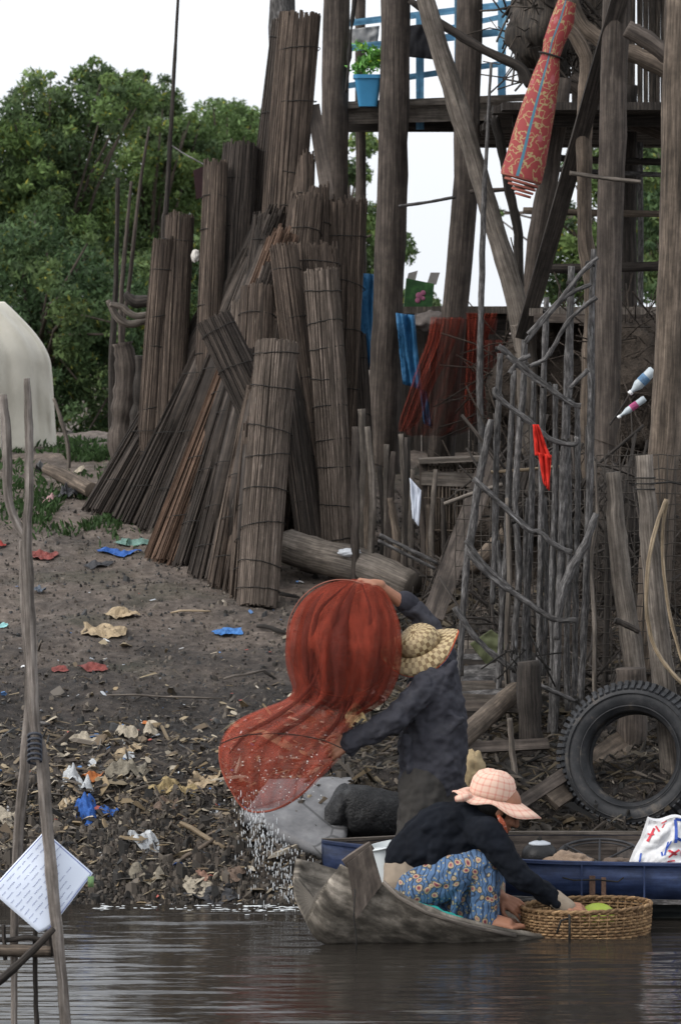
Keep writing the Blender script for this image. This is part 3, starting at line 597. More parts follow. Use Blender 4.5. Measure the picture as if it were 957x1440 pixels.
roll('dark wide mat roll second from the left at shoulder height of the stack', (338, 203), (318, 480), 50, 54, 27.3, 26.9, W_matd, 4, seed=103)
roll('narrow brown mat roll at the left side of the wide dark roll', (303, 226), (292, 520), 34, 38, 27.1, 26.7, W_mat, 4, seed=104)
roll('upright brown mat roll at the left end of the stack, taller of the left pair', (253, 302), (240, 560), 42, 44, 27.2, 27.0, W_mat, 4, seed=105)
roll('narrow upright mat roll leftmost in the stack', (231, 336), (214, 588), 30, 34, 27.1, 27.0, W_mat, 4, seed=106)
roll('short ragged mat roll top peeking below the pointed board', (428, 218), (425, 430), 30, 34, 26.8, 26.4, W_mat, 2, seed=107, rag=.05)
roll('broad brown mat roll on the right side with a ragged top', (480, 280), (474, 660), 74, 44, 26.6, 26.5, W_mat, 5, seed=108, rag=.035)
roll('ragged russet mat roll in the middle of the stack', (432, 275), (400, 560), 50, 56, 26.4, 26.0, W_mat, 4, seed=109, rag=.06)
roll('wide dark mat roll whose top just shows above the long pale one', (432, 348), (455, 690), 88, 70, 25.9, 25.6, W_mat, 5, seed=110, rag=.03)
roll('slightly slanting brown roll between the short middle roll and the long pale one', (398, 345), (438, 640), 40, 44, 25.6, 25.3, W_mat, 4, seed=111, rag=.03)
roll('long pale banded mat roll at the right front of the stack', (452, 380), (476, 770), 50, 44, 25.3, 25.0, W_matl, 9, seed=112, slat=.012, rag=.02)
roll('small middle mat roll above the front one', (363, 405), (352, 640), 50, 50, 25.6, 25.2, W_mat, 4, seed=113, rag=.012)
roll('dark flattened mat roll slanting down to the right across the stack', (299, 447), (372, 600), 50, 56, 25.0, 24.9, W_matd, 3, seed=114, rag=.012, stand=False)
roll('short stout pale mat roll in front with its foot on the mud', (389, 482), (361, 855), 62, 60, 24.3, 23.9, W_matl, 8, seed=115, slat=.012, rag=.006)
roll('dark mat roll leaning behind the front roll, foot on the fallen log', (405, 520), (436, 750), 40, 44, 25.4, 25.1, W_matd, 3, seed=116)
roll('narrow dark mat roll close to the round house post', (500, 470), (512, 700), 28, 30, 26.8, 26.6, W_matd, 3, seed=117, stand=False)
def bundle(label, top, bot, w_t, w_b, Yt, Yb, mat, n=150, seed=0, dep=.16, slat=.011):
    random.seed(seed); T = P(*top, Yt); B = P(*bot, Yb); B.z = zg(B.x, B.y) + .0; e = empty('slat_bundle', B, label, 'slat bundle', 'loose bundles of split reed leaning on the stack'); mb = MB()
    t = (T - B).normalized(); n_ = (V((0, -1, 0)) - t * t.dot(V((0, -1, 0)))).normalized(); b_ = t.cross(n_)
    rt, rb = M(w_t, Yt) / 2, M(w_b, Yb) / 2
    for _ in range(n):
        a = random.uniform(0, 6.28); q = math.sqrt(random.random()); u, v = math.cos(a) * q, math.sin(a) * q
        u2 = u + random.uniform(-.3, .3) * .6; p0 = B + V((1, 0, 0)) * u2 * rb + V((0, 1, 0)) * v * dep * 1.2; p0.z = max(zg(p0.x, p0.y), B.z - .04) - .01 + random.uniform(0, .05)
        p1 = T + b_ * u * rt + n_ * v * dep * .6 + t * random.uniform(-.22, .05)
        d = (p1 - p0).normalized(); tw = random.uniform(0, 3.14); s1 = (n_ - d * d.dot(n_)).normalized(); s2 = d.cross(s1); hu = s1 * math.cos(tw) + s2 * math.sin(tw); hv = d.cross(hu); w1 = slat * random.uniform(.5, 1); w2 = slat * .25
        mid = p0.lerp(p1, .5) + V((random.uniform(-.015, .015), random.uniform(-.01, .01), -.02))
        mb.rings([[p - hu * w1 - hv * w2, p + hu * w1 - hv * w2, p + hu * w1 + hv * w2, p - hu * w1 + hv * w2] for p in (p0, mid, p1)])
    mb.obj('slats', mat, e, smooth=False)
    mb = MB(); rings = [[c0 + V((1, 0, 0)) * r * .8 * math.cos(q) + (V((0, 1, 0)) * dep * .6) * math.sin(q) for q in [6.2832 * k / 12 for k in range(12)]] for c0, r in ((B, rb), (B.lerp(T, .9), rt))]; mb.rings(rings); mb.obj('core', W_matd, e)
    for f in (.12, .3, .5):
        c0 = B.lerp(T, f); rr = rb + (rt - rb) * f; mb = MB(); mb.tube([c0 + V((1, 0, 0)) * rr * .97 * math.cos(q) + n_ * dep * (1.1 - .4 * f) * math.sin(q) for q in [6.2832 * j / 20 for j in range(21)]], .003, 5); mb.obj('binding', M_rope, e)
    return e
roll('thin brown mat roll wedged between the tallest one and the pointed board', (448, 262), (452, 560), 30, 34, 26.5, 26.2, W_mat, 3, seed=118, rag=.04)
roll('pale short mat roll top showing left of the middle roll', (340, 425), (330, 640), 30, 34, 25.9, 25.6, W_matl, 3, seed=119, rag=.03)
roll('dark narrow roll leaning on the back of the short middle one', (372, 300), (340, 560), 30, 36, 26.7, 26.4, W_matd, 3, seed=120, rag=.05)
bundle('outermost dark slat bundle reaching farthest left', (350, 345), (150, 706), 34, 62, 27.2, 27.0, W_matd, 300, 121)
bundle('second dark slat bundle from the left, top at the stack', (372, 320), (188, 733), 36, 60, 26.9, 26.6, W_matd, 300, 122)
bundle('dark slat bundle in the middle of the fan', (390, 300), (222, 745), 36, 56, 26.7, 26.3, W_matd, 300, 123)
bundle('russet slat bundle in the middle of the fan', (400, 330), (238, 792), 40, 60, 26.1, 25.4, W_matr, 300, 124)
bundle('dark slat bundle right of the russet one', (385, 380), (262, 792), 38, 46, 25.8, 25.3, W_matd, 160, 125)
bundle('short frayed slat bundle behind the front roll', (355, 500), (288, 810), 34, 46, 25.2, 24.9, W_matd, 130, 126)
bundle('brown slat bundle right beside the front roll', (365, 520), (314, 826), 30, 44, 24.9, 24.6, W_mat, 130, 127)
bundle('thin brown slat sheaf tight behind the front roll', (352, 600), (336, 838), 22, 26, 24.7, 24.3, W_mat, 70, 128)
mb = MB(); mb.beam(P(440, 148, 26.9), P(462, 285, 26.6), .09, .02, (0, -1, 0)); mb.v[0:0] = []; tag(mb.obj('pointed_board', W_post, smooth=False), 'pale pointed board wedged right of the tallest mat roll', 'board')
stick('round_log', 'thick pale log lying on the mud behind the front mat roll', 'log', [(404, 768), (450, 782), (520, 800), (580, 826)], [48, 50, 50, 44], [24.9, 24.7, 24.4, 24.2], W_pale, None, 61, seg=16, knots=.02)
o = clump('crumpled white plastic on top of the lying log', 'plastic', 'plastic_scrap', 491, 777, 16, 6, 24.4, .05, plain('white_plastic', (.7, .72, .75, 1), .1, 8, .4), 0, 62)
# left of the stack
stick('bamboo_log', 'cut bamboo log lying at the left foot of the slat bundles', 'log', [(66, 659), (95, 672), (130, 690)], [16, 22, 22], [28, 27.8, 27.4], W_tan, None, 63, seg=12, knots=.04)
stick('thin_pole', 'tallest of the three thin bare poles at left', 'pole', [(210, 178), (196, 270), (182, 400), (172, 480)], [3, 5, 6, 7], 30, W_post, None, 64, down=True)
stick('thin_pole', 'middle thin bare pole ending level with the mat tops', 'pole', [(185, 255), (177, 340), (170, 440)], [4, 6, 7], 29.6, W_post, None, 65, down=True)
stick('thin_pole', 'leftmost short thin pole of the three', 'pole', [(166, 250), (163, 400), (158, 500)], [6, 7, 10], 29.8, W_dark, None, 66, down=True)
stick('black_pole', 'slim black pole bending slightly up into the sky', 'pole', [(252, -30), (246, 80), (240, 190), (234, 290), (230, 350)], [4, 5, 6, 7, 8], 27.6, W_dark, None, 67, jit=.1, down=True)
stick('wire', 'thin grey wire from the black pole to the stack', 'wire', [(242, 205), (262, 218), (292, 234)], 2.2, [27.6, 27.4, 27.2], W_grey, None, 68, seg=5)
stick('driftwood', 'pale twisted driftwood branch resting left of the stack', 'driftwood', [(152, 422), (165, 446), (185, 456), (215, 446)], [7, 11, 11, 10], 28.8, W_pale, None, 69)
stick('driftwood', 'second pale curved branch above the twisted driftwood', 'driftwood', [(155, 428), (172, 432), (190, 444), (216, 440)], [8, 9, 9, 8], 28.7, W_pale, None, 70)
stick('driftwood', 'dark curved piece lying on top of the pale driftwood', 'driftwood', [(176, 412), (190, 424), (216, 422)], [8, 18, 16], 28.6, W_dark, None, 71)
stick('tree_stump', 'broken brown tree stump behind the leftmost mat roll', 'stump', [(172, 482), (178, 520), (174, 570), (170, 610)], [26, 34, 30, 34], 28.4, W_post, None, 72, seg=12, knots=.2, down=True)
stick('tree_stump', 'narrow dark stump left of the leftmost mat roll', 'stump', [(198, 500), (196, 560), (190, 610)], [16, 18, 22], 28.2, W_dark, None, 73, seg=10, knots=.2, down=True)
stick('bent_stick', 'thin bent stick rising beside the white tarp', 'stick', [(76, 560), (86, 590), (96, 630)], [4, 6, 6], 29, W_pale, None, 74, down=True)
o = clump('small white cloth scrap stuck behind the mat rolls', 'cloth', 'cloth_scrap', 275, 360, 6, 9, 26.95, .03, plain('white_cloth', (.55, .52, .48, 1), .1), 0, 63)
mb = MB(); mb.box(P(284, 256, 27.4), V((.05, 0, .02)), (0, .03, 0), V((-.01, 0, .1))); tag(mb.obj('wood_block', plain('maroon', (.03, .012, .014, 1), .3), smooth=False), 'small maroon board jutting left of the narrow brown roll', 'board')
# white tarp tent
M_tarp = plain('cream_tarp', (.70, .66, .56, 1), .15, 1.6, .6, .3, bd=.03)
def tent():
    rows = [(425, 6), (440, 22), (470, 50), (500, 68), (530, 73), (580, 76), (636, 80)]; rings = []
    mb = MB()
    for py, ex in cr(rows, 4):
        ring = []
        for i in range(30):
            u = i / 29; x = -230 + (ex + 230) * math.sin(u * 1.5708) if u < 1 else ex
            yy = 29.5 + 2.2 * (1 - math.cos(u * 1.5708)) * .6 + .05 * math.sin(u * 34 + py * .012) + .03 * math.sin(u * 71 + py * .02) + .05 * noise.noise(V((u * 9, py * .02, 1))) ; ring.append(P(x, py, yy))
        rings.append(ring)
    mb.rings(rings, cap=False, closed=False)
    top = [P(-230, 300, 30.5)] 
    return mb
mb = tent(); o = mb.obj('tarp_tent', M_tarp); md = o.modifiers.new('thickness', 'SOLIDIFY'); md.thickness = .006
tag(o, 'cream white tarp shelter with a curved edge at the left', 'tent')
# ------------------------------------------------------------ stake fence, cage table, slanted beam
random.seed(31)
e = empty('stake_fence', P(560, 830, 24.2), 'low fence of rough split stakes between the long pale mat roll and the cage', 'fence')
for i, (x, yt, w_, yb, dx) in enumerate([(508, 575, 14, 790, 4), (522, 640, 13, 800, -6), (532, 655, 10, 812, 8), (543, 625, 9, 815, 0), (553, 635, 10, 820, -5), (563, 610, 9, 822, 6), (572, 615, 10, 826, 0), (580, 660, 8, 828, -3), (590, 690, 10, 832, 5), (602, 710, 9, 836, 0), (612, 660, 8, 838, -6), (516, 600, 10, 800, 8), (499, 600, 12, 790, 0), (548, 700, 12, 818, 9), (622, 700, 8, 842, 2)]):
    mb = MB(); stick_mb(mb, [(x, yt), (x + dx, (yt + yb) / 2), (x + dx * .5, yb)], [w_ * .8, w_, w_], 24.6 - .02 * i, down=True, knots=.12); mb.obj('stake', [W_post, W_tan, W_dark, W_pale][i % 4] if i % 5 else W_pale, e)
mb = MB(); stick_mb(mb, [(533, 752), (570, 770), (615, 792)], 6, 24.0); stick_mb(mb, [(531, 760), (575, 782), (612, 800)], 5, 24.05); mb.obj('tie_rail', W_grey, e)
e = empty('cage_table', P(640, 800, 25.2), 'pale topped slatted wooden cage behind the slanted beam', 'cage')
mb = MB()
for k in range(4): a = P(588, 648 + k * 3, 25.0 + k * .28); b_ = P(684, 644 + k * 3, 25.0 + k * .28); mb.beam(a, b_, .26, .03)
mb.obj('top_boards', W_pale, e, smooth=False)
mb = MB(); mb.beam(P(592, 672, 24.95), P(690, 676, 24.95), .02, .09); mb.obj('front_board', W_pale, e, smooth=False)
for x in (596, 686):
    mb = MB(); mb.beam(P(x, 650, 25.0), P(x, 810, 25.0), .06, .06); mb.obj('leg', W_post, e, smooth=False)
mb = MB(); random.seed(3)
for k in range(17): x = 602 + k * 5; mb.tube([P(x, 655 + random.uniform(-12, 4), 24.95), P(x + random.uniform(-2, 2), 800, 24.95)], .006, 6)
for y in (700, 745, 790): mb.tube([P(594, y, 24.93), P(690, y + 3, 24.93)], .005, 6)
mb.obj('slats', W_tan, e)
mb = MB(); mb.box(P(640, 730, 25.6), (.2, 0, 0), (0, .25, 0), (0, 0, .28)); mb.obj('load', M_bn, e, smooth=False)
sheetobj('paper_strip', 'small white paper strip hanging on the stake fence', 'paper', [(576, 672), (592, 690), (588, 740), (579, 728)], 24.35, plain('paper_white', (.62, .66, .75, 1), .05, 8, .6), .015, 2)
mb = MB(); mb.beam(P(692, 640, 24.2), P(606, 872, 23.0), .13, .06, (0, -1, .2)); auto(tag(mb.obj('slanted_beam', W_post, smooth=False), 'broad grey brown beam leaning from the cage down to the man', 'beam'))
stick('leaning_stick', 'single short stick crossing the slanted beam', 'stick', [(624, 709), (665, 694), (706, 681)], 6, 22.4, W_pale, None, 82)
stick('leaning_log', 'brown log leaning in the dark behind the stick frame', 'log', [(662, 800), (700, 762), (735, 735)], [20, 24, 24], 24.2, W_tan, None, 83, seg=12)
stick('leaning_log', 'thick bamboo pole lying from the man toward the stick frame', 'log', [(640, 1048), (672, 1018), (712, 982), (740, 955)], [30, 30, 28, 24], [20.4, 20.7, 21.2, 21.6], W_tan, None, 84, seg=14, knots=.02)
# ------------------------------------------------------------ stick frame (fish trap wing)
e = empty('stick_rack', P(740, 1080, 20.8), 'tall rickety rack of grey sticks with slanting cross sticks', 'stick frame')
poles = [([(703, 497), (700, 570), (697, 660), (695, 760), (692, 850)], [9, 10, 9, 9, 8], 0, .2),
 ([(690, 590), (676, 660), (664, 740), (655, 800), (648, 900), (640, 980)], [10, 12, 12, 10, 9, 9], 0, .15),
 ([(722, 520), (716, 640), (712, 760), (705, 870), (700, 1000)], [7, 9, 9, 9, 8], 0, .1),
 ([(737, 478), (734, 560), (727, 640), (724, 720), (729, 800), (723, 900), (720, 1000)], [9, 10, 10, 10, 9, 10, 10], 0, .05),
 ([(750, 530), (748, 640), (745, 760), (738, 870), (734, 1010)], [7, 8, 9, 9, 9], 0, .12),
 ([(768, 418), (765, 500), (762, 600), (760, 760), (757, 920), (752, 1060)], [8, 9, 9, 9, 9, 9], 0, .0),
 ([(780, 540), (780, 700), (776, 800), (776, 960), (771, 1110)], [7, 9, 10, 10, 10], 0, -.08),
 ([(803, 374), (800, 480), (795, 600), (791, 700), (786, 850), (780, 1000), (774, 1090)], [9, 13, 13, 13, 12, 11, 11], 1, -.12),
 ([(834, 350), (831, 440), (830, 560), (828, 700), (824, 800), (820, 900), (815, 990)], [8, 10, 11, 11, 10, 10, 9], 1, -.15),
 ([(811, 570), (812, 700), (809, 800), (808, 920), (806, 1040)], [8, 9, 9, 9, 9], 0, -.02),
 ([(798, 620), (800, 760), (796, 900), (797, 1000)], [8, 9, 9, 8], 0, .1),
 ([(835, 648), (839, 720), (831, 790), (835, 880), (834, 985)], [3, 5, 6, 6, 5], 2, -.2),
 ([(838, 722), (822, 765), (800, 805), (786, 850), (782, 900)], [9, 13, 14, 12, 9], 1, -.24),
 ([(742, 700), (738, 800), (744, 900), (742, 960)], [7, 8, 8, 8], 0, .16), ([(765, 700), (768, 820), (764, 950)], [7, 7, 7], 0, .18),
 ([(712, 700), (716, 800), (712, 900), (716, 1020), (722, 1100)], [6, 8, 8, 8, 8], 2, .05), ([(698, 760), (706, 860), (698, 960)], [8, 9, 9], 0, .2)]
for i, (pts, w_, m_, dy) in enumerate(poles):
    random.seed(200 + i); mb = MB(); stick_mb(mb, pts, [q * .96 for q in w_], 21.3 + dy, knots=.14, jit=.5); mb.obj('pole', W_pale if m_ == 2 else W_grey, e)
bars = [[(700, 487), (724, 506), (768, 543), (800, 566), (816, 571)], [(712, 500), (745, 528), (790, 558)], [(694, 545), (701, 560), (740, 590), (774, 618), (806, 625), (812, 615)],
 [(665, 673), (700, 705), (742, 744), (758, 748), (780, 767), (803, 777)], [(654, 760), (684, 797), (719, 829)], [(657, 775), (690, 812), (724, 835), (762, 862), (785, 872), (810, 872)],
 [(639, 854), (662, 888), (690, 918), (726, 944)], [(738, 955), (772, 970), (808, 986)], [(738, 482), (775, 437), (815, 386), (840, 362)], [(772, 500), (800, 450), (838, 418)], [(742, 470), (790, 420), (830, 400)], [(800, 546), (826, 520)], [(716, 525), (728, 508), (745, 500)], [(745, 515), (765, 505), (775, 490)]]
for i, pts in enumerate(bars):
    random.seed(230 + i); mb = MB(); stick_mb(mb, pts, 8.0 if i in (0, 2, 3, 5, 6) else 6.5, 21.05, knots=.18, jit=1); mb.obj('cross_stick', W_grey, e)
mb = MB(); stick_mb(mb, [(690, 664), (745, 660), (797, 655)], 5, 21.5); mb.obj('cross_stick', W_bam, e)
mb = MB(); random.seed(77)
for (x, y) in [(703, 492), (737, 515), (768, 543), (800, 566), (830, 372), (803, 400), (770, 438), (700, 560), (740, 590), (795, 622), (726, 735), (760, 750), (792, 772), (690, 812), (724, 836), (782, 872), (726, 944), (777, 972), (806, 985)]:
    mb = MB(); c = P(x, y, 21.1); mb.tube([c + V((.026 * math.cos(a), .05 * math.sin(a) + .03, .012 * math.sin(a * 2) + .004 * q)) for q in range(3) for a in [6.2832 * k / 9 for k in range(10)]], .0035, 5); mb.obj('lashing', M_rope, e)
mb = MB()
for _ in range(9):
    x, y = 735 + random.uniform(-25, 30), 925 + random.uniform(-30, 20); c = P(x, y, 21.0); mb.tube([c, c + V((random.uniform(-.1, .1), .02, random.uniform(-.1, .1))), c + V((random.uniform(-.15, .15), 0, random.uniform(-.2, .05)))], .005, 5)
mb.obj('loose_cord', M_rope, e)
sheetobj('red_cloth', 'bright red cloth strip caught on the stick frame', 'cloth', [(749, 597), (757, 597), (774, 645), (752, 640)], 20.95, cloth('red_cloth', (.55, .03, .02, 1)), .03, 8)
sheetobj('red_cloth', 'lower red rag end dangling below the red strip', 'cloth', [(756, 636), (775, 640), (771, 690), (764, 680)], 20.95, bpy.data.materials['red_cloth'], .03, 9)
# bottles on sticks
M_btl = plain('clouded_plastic', (.42, .47, .50, 1), .15, 8, .35)
for x0, y0, x1, y1, lab, rr in ((886, 552, 918, 520, 'clouded plastic bottle stuck upside down on a stick beside the right edge post', .030), (870, 586, 906, 560, 'smaller clear bottle with a pink label below the clouded bottle', .020)):
    A, B = P(x0, y0, 22.3), P(x1, y1, 22.3); d = B - A; e = empty('plastic_bottle', A, lab, 'bottle'); mb = MB()
    mb.tube([A, A + d * .12, A + d * .28, A + d * .34, A + d * .6, A + d * .95, A + d], [rr * .4, rr * .42, rr * .9, rr, rr * .93, rr, rr * .8], 14); bb = mb.obj('bottle_body', M_btl, e)
    mb = MB(); mb.tube([A + d * .45, A + d * .7], rr * 1.04, 14, cap=False); mb.obj('bottle_label', plain('lab' + str(x0), (.12, .22, .35, 1) if rr > .025 else (.4, .08, .2, 1), .5, 18), e)
    mb = MB(); mb.tube([A - d * .06, A + d * .04], rr * .5, 10); mb.obj('cap', plain('capw' + str(x0), (.7, .7, .7, 1), .1), bb)
stick('bottle_stick', 'thin stick holding up the clouded bottle', 'stick', [(886, 552), (872, 575), (856, 598)], 3, 22.32, W_dark, None, 86, seg=5)
# ------------------------------------------------------------ right foreground posts, mesh fence
stick('leaning_post', 'cut bamboo post with wire binding leaning at the right side', 'post', [(905, 640), (910, 720), (916, 800), (926, 900), (938, 1010), (950, 1130)], [24, 26, 28, 32, 34, 36], 20.55, W_pale, None, 87, seg=14, down=True, knots=.03)
stick('leaning_post', 'split pale post tapering down behind the tyre', 'post', [(861, 664), (866, 740), (874, 820), (886, 900), (894, 970)], [20, 26, 28, 30, 30], 21.2, W_pale, None, 88, seg=12, down=True, knots=.05)
stick('thin_post', 'thin dark post between the two leaning posts', 'post', [(852, 735), (853, 820), (850, 960)], 8, 21.8, W_dark, None, 89, down=True)
stick('thin_post', 'dark upright post seen through the hole of the tyre', 'post', [(886, 940), (888, 1040), (886, 1110)], [42, 42, 42], 21.0, W_post, None, 90, seg=12, down=True)
mb = MB()
for y in (672, 680, 688): c = P(907, y, 20.5); mb.tube([c + V((.052 * math.cos(a), .052 * math.sin(a) + .03, 0)) for a in [6.2832 * k / 14 for k in range(15)]], .004, 5)
mb.tube([P(915, 680, 20.5), P(940, 678, 20.9), P(962, 682, 20.9)], .005, 5)
tag(mb.obj('wire_binding', M_rope), 'dark wire wound round the top of the bamboo post', 'wire')
random.seed(4); mb = MB(); stick_mb(mb, [(936, 702), (922, 740), (911, 790), (908, 850), (916, 900), (935, 935), (962, 965)], 6, 20.4); stick_mb(mb, [(937, 702), (931, 750), (932, 800), (942, 870), (960, 935)], 5, 20.42)
tag(mb.obj('bent_cane', W_bam), 'split cane bent into a hoop beside the leaning post', 'cane')
stick('pipe_stub', 'black hollow pipe stub sticking out beside the split post', 'pipe', [(864, 872), (880, 879), (898, 888)], [9, 9, 8], 20.9, W_dark, None, 91)
def mesh_fence(label, x0, x1, y0, y1, Y, st, seed):
    random.seed(seed); mb = MB()
    nx_ = int((x1 - x0) / st); ny_ = int((y1 - y0) / (st * 1.6))
    for i in range(nx_ + 1):
        x = x0 + i * st; mb.tube([P(x + 3 * noise.noise(V((i * .7, k * .8, seed))), y0 + (y1 - y0) * k / 9, Y + .04 * noise.noise(V((i * .3, k, 1)))) for k in range(10)], .0035, 4)
    for j in range(ny_ + 1):
        y = y0 + (y1 - y0) * j / ny_; mb.tube([P(x0 + (x1 - x0) * k / 9, y + 5 * noise.noise(V((j * .7, k * .6, seed + 4))), Y + .04 * noise.noise(V((k, j * .3, 1)))) for k in range(10)], .003, 4)
    return tag(mb.obj('wire_fence', M_wire), label, 'fence')
M_wire2 = M_wire
mesh_fence('rusty wire mesh fence behind the leaning posts and tyre', 838, 975, 640, 1120, 21.6, 11, 5)
mesh_fence('fine wire netting in the dark behind the stick frame', 640, 838, 690, 900, 22.6, 12, 6)
# planks and loose timber low right
def plank(label, a, b_, Ya, Yb, w_, th=.025, mat=W_pale, name='plank', up=(0, -1, .4)):
    mb = MB(); mb.beam(P(*a, Ya), P(*b_, Yb), w_, th, up); return tag(mb.obj(name, mat, smooth=False), label, 'plank')
plank('pale broad plank leaning behind the lower left of the tyre', (768, 1122), (900, 1032), 20.2, 21.1, .16, mat=W_tan)
plank('grey plank lying flat low beside the stick frame base', (715, 1140), (800, 1085), 20.0, 20.4, .07, mat=W_post)
plank('dark board lying behind the pink plaid hat', (655, 1052), (770, 1046), 20.5, 20.7, .06, mat=W_post)
plank('thin dark board just above the kettle', (690, 1128), (735, 1150), 19.95, 20.0, .03, mat=W_dark)
random.seed(15)
for k in range(13):
    y = 905 + k * 8.5; Y = 22.6 - k * .14; x0 = 640 + random.uniform(-8, 14); x1 = 700 + random.uniform(-5, 40)
    plank(['topmost', 'second', 'third', 'fourth', 'fifth', 'sixth', 'seventh', 'eighth', 'ninth', 'tenth', 'eleventh', 'twelfth', 'lowest'][k] + ' slat counted from the top of the grey slat pile right of the man', (x0, y + random.uniform(-4, 4)), (x1, y + random.uniform(-6, 6)), Y, Y + random.uniform(-.1, .2), random.uniform(.05, .1), .02, random.choice([W_grey, W_post, W_pale, W_dark]), 'loose_slat')['group'] = 'grey slats piled right of the man'
stick('broken_stick', 'pale broken stick standing by the stick frame foot', 'stick', [(716, 1010), (720, 1060), (727, 1110)], [7, 9, 8], 20.5, W_pale, None, 92, down=True)
sheetobj('green_card', 'dull green torn card lodged behind the stick frame', 'card', [(660, 905), (690, 885), (716, 905), (684, 936)], 22.0, plain('green_card', (.09, .10, .05, 1), .3), .02, 12)
# yellow sack
o = clump('small tan sack hanging behind the plaid hat', 'sack', 'sack', 665, 1085, 17, 30, 20.0, .07, plain('tan_sack', (.34, .26, .15, 1), .25, 9, .8, .5), 0, 66)
# ------------------------------------------------------------ tyre
def tyre():
    c = P(891, 1066, 20.35); Ro, Ri = M(105, 20.35), M(63, 20.35)
    n = V((-.30, -.93, .22)).normalized(); u = V((1, 0, 0)); u = (u - n * n.dot(u)).normalized(); v = n.cross(u)
    e = empty('car_tyre', c - V((0, 0, Ro)), 'big worn black tyre leaning upright at the water edge on the right', 'tyre')
    prof_ = [(Ri, -.04), (Ri + .012, -.075), (Ri + (Ro - Ri) * .4, -.10), (Ri + (Ro - Ri) * .72, -.105), (Ro - .035, -.092), (Ro - .012, -.07), (Ro, -.03), (Ro, .03), (Ro - .012, .07), (Ro - .035, .092), (Ri + (Ro - Ri) * .5, .105), (Ri + .012, .075), (Ri, .04), (Ri + .02, .03), (Ri + (Ro - Ri) * .5, .085), (Ro - .04, .06), (Ro - .04, -.06), (Ri + (Ro - Ri) * .5, -.085), (Ri + .02, -.03)]
    N = 96; rings = []
    for k in range(N + 1):
        a = 6.2832 * k / N; d = u * math.cos(a) + v * math.sin(a); rings.append([c + d * r + n * -h for r, h in prof_])
    mb = MB(); mb.rings(rings, cap=False)
    m, nn, l, b = newmat('tyre_rubber'); vv = nn.new('ShaderNodeTexCoord').outputs['Object']; t = tex(nn, l, 'Noise', vv, 6, 7, .7); r = ramp(nn, [(.42, (.014, .015, .017)), (.55, (.030, .030, .032)), (.66, (.10, .085, .07))]); l.new(t.outputs[0], r.inputs[0]); l.new(r.outputs[0], b.inputs['Base Color']); b.inputs['Roughness'].default_value = .6; bump(nn, l, b, t.outputs[0], .3, .01)
    mb.obj('carcass', m, e)
    mb = MB()
    for k in range(66):
        a = 6.2832 * k / 66; d = u * math.cos(a) + v * math.sin(a); tt = -u * math.sin(a) + v * math.cos(a)
        for s_ in (-1, 1):
            mb.box(c + d * (Ro + .002) + n * s_ * .045, tt * .0105, n * .032, d * .010); mb.box(c + d * (Ro - .022) + n * s_ * .084, tt * .0095, (n * s_ * .8 - d * .6).normalized() * .026, (d * .8 + n * s_ * .6) * .007)
    mb.obj('tread_blocks', plain('tread', (.030, .031, .034, 1), .4, 12, .6), e, smooth=False)
    mb = MB()
    for q in (.2, .62): mb.tube([c + (u * math.cos(a) + v * math.sin(a)) * (Ri + (Ro - Ri) * q) + n * (.098 if q < .5 else .108) for a in [6.2832 * k / 80 for k in range(81)]], .004, 5, cap=False)
    mb.obj('sidewall_rib', m, e)
tyre()
# ------------------------------------------------------------ grey slab and black bag
def slabcorner(): 
    pts = [(378, 1098, Yg(1098) - .10), (498, 1095, Yg(1095) - .12), (482, 1212, Yg(1212) - .10), (344, 1146, Yg(1146) - .14)]
    q = [P(*p) + V((0, 0, .01)) for p in pts]; n = (q[1] - q[0]).cross(q[3] - q[0]).normalized(); n = n if n.z > 0 else -n
    m, nn, l, b = newmat('grey_concrete'); v = nn.new('ShaderNodeTexCoord').outputs['Object']; t = tex(nn, l, 'Noise', v, 9, 7, .7); r = ramp(nn, [(.35, (.11, .11, .115)), (.6, (.18, .18, .185)), (.75, (.25, .25, .25))]); l.new(t.outputs[0], r.inputs[0])
    vo = tex(nn, l, 'Voronoi', v, 1.5); vo.feature = 'DISTANCE_TO_EDGE'; r2 = ramp(nn, [(.003, (.4, .4, .4)), (.010, (1, 1, 1))]); l.new(vo.outputs['Distance'], r2.inputs[0]); l.new(mixc(nn, l, 1., r.outputs[0], r2.outputs[0], 'MULTIPLY'), b.inputs['Base Color']); b.inputs['Roughness'].default_value = .55; bump(nn, l, b, t.outputs[0], .4, .01)
    def top(u, v): return q[0].lerp(q[1], u).lerp(q[3].lerp(q[2], u), v) + n * .012 * noise.noise(V((u * 5, v * 5, 2))) + (q[1] - q[0]) * .012 * noise.noise(V((v * 6, 0, 1 + u)))
    mb = MB(); mb.grid(top, 24, 24); o = mb.obj('stone_slab', m); md = o.modifiers.new('thickness', 'SOLIDIFY'); md.thickness = .07; md.offset = -1 if (q[1]-q[0]).cross(q[3]-q[0]).z > 0 else 1
    tag(o, 'cracked grey stone slab sloping into the water below the red net', 'slab')
slabcorner()
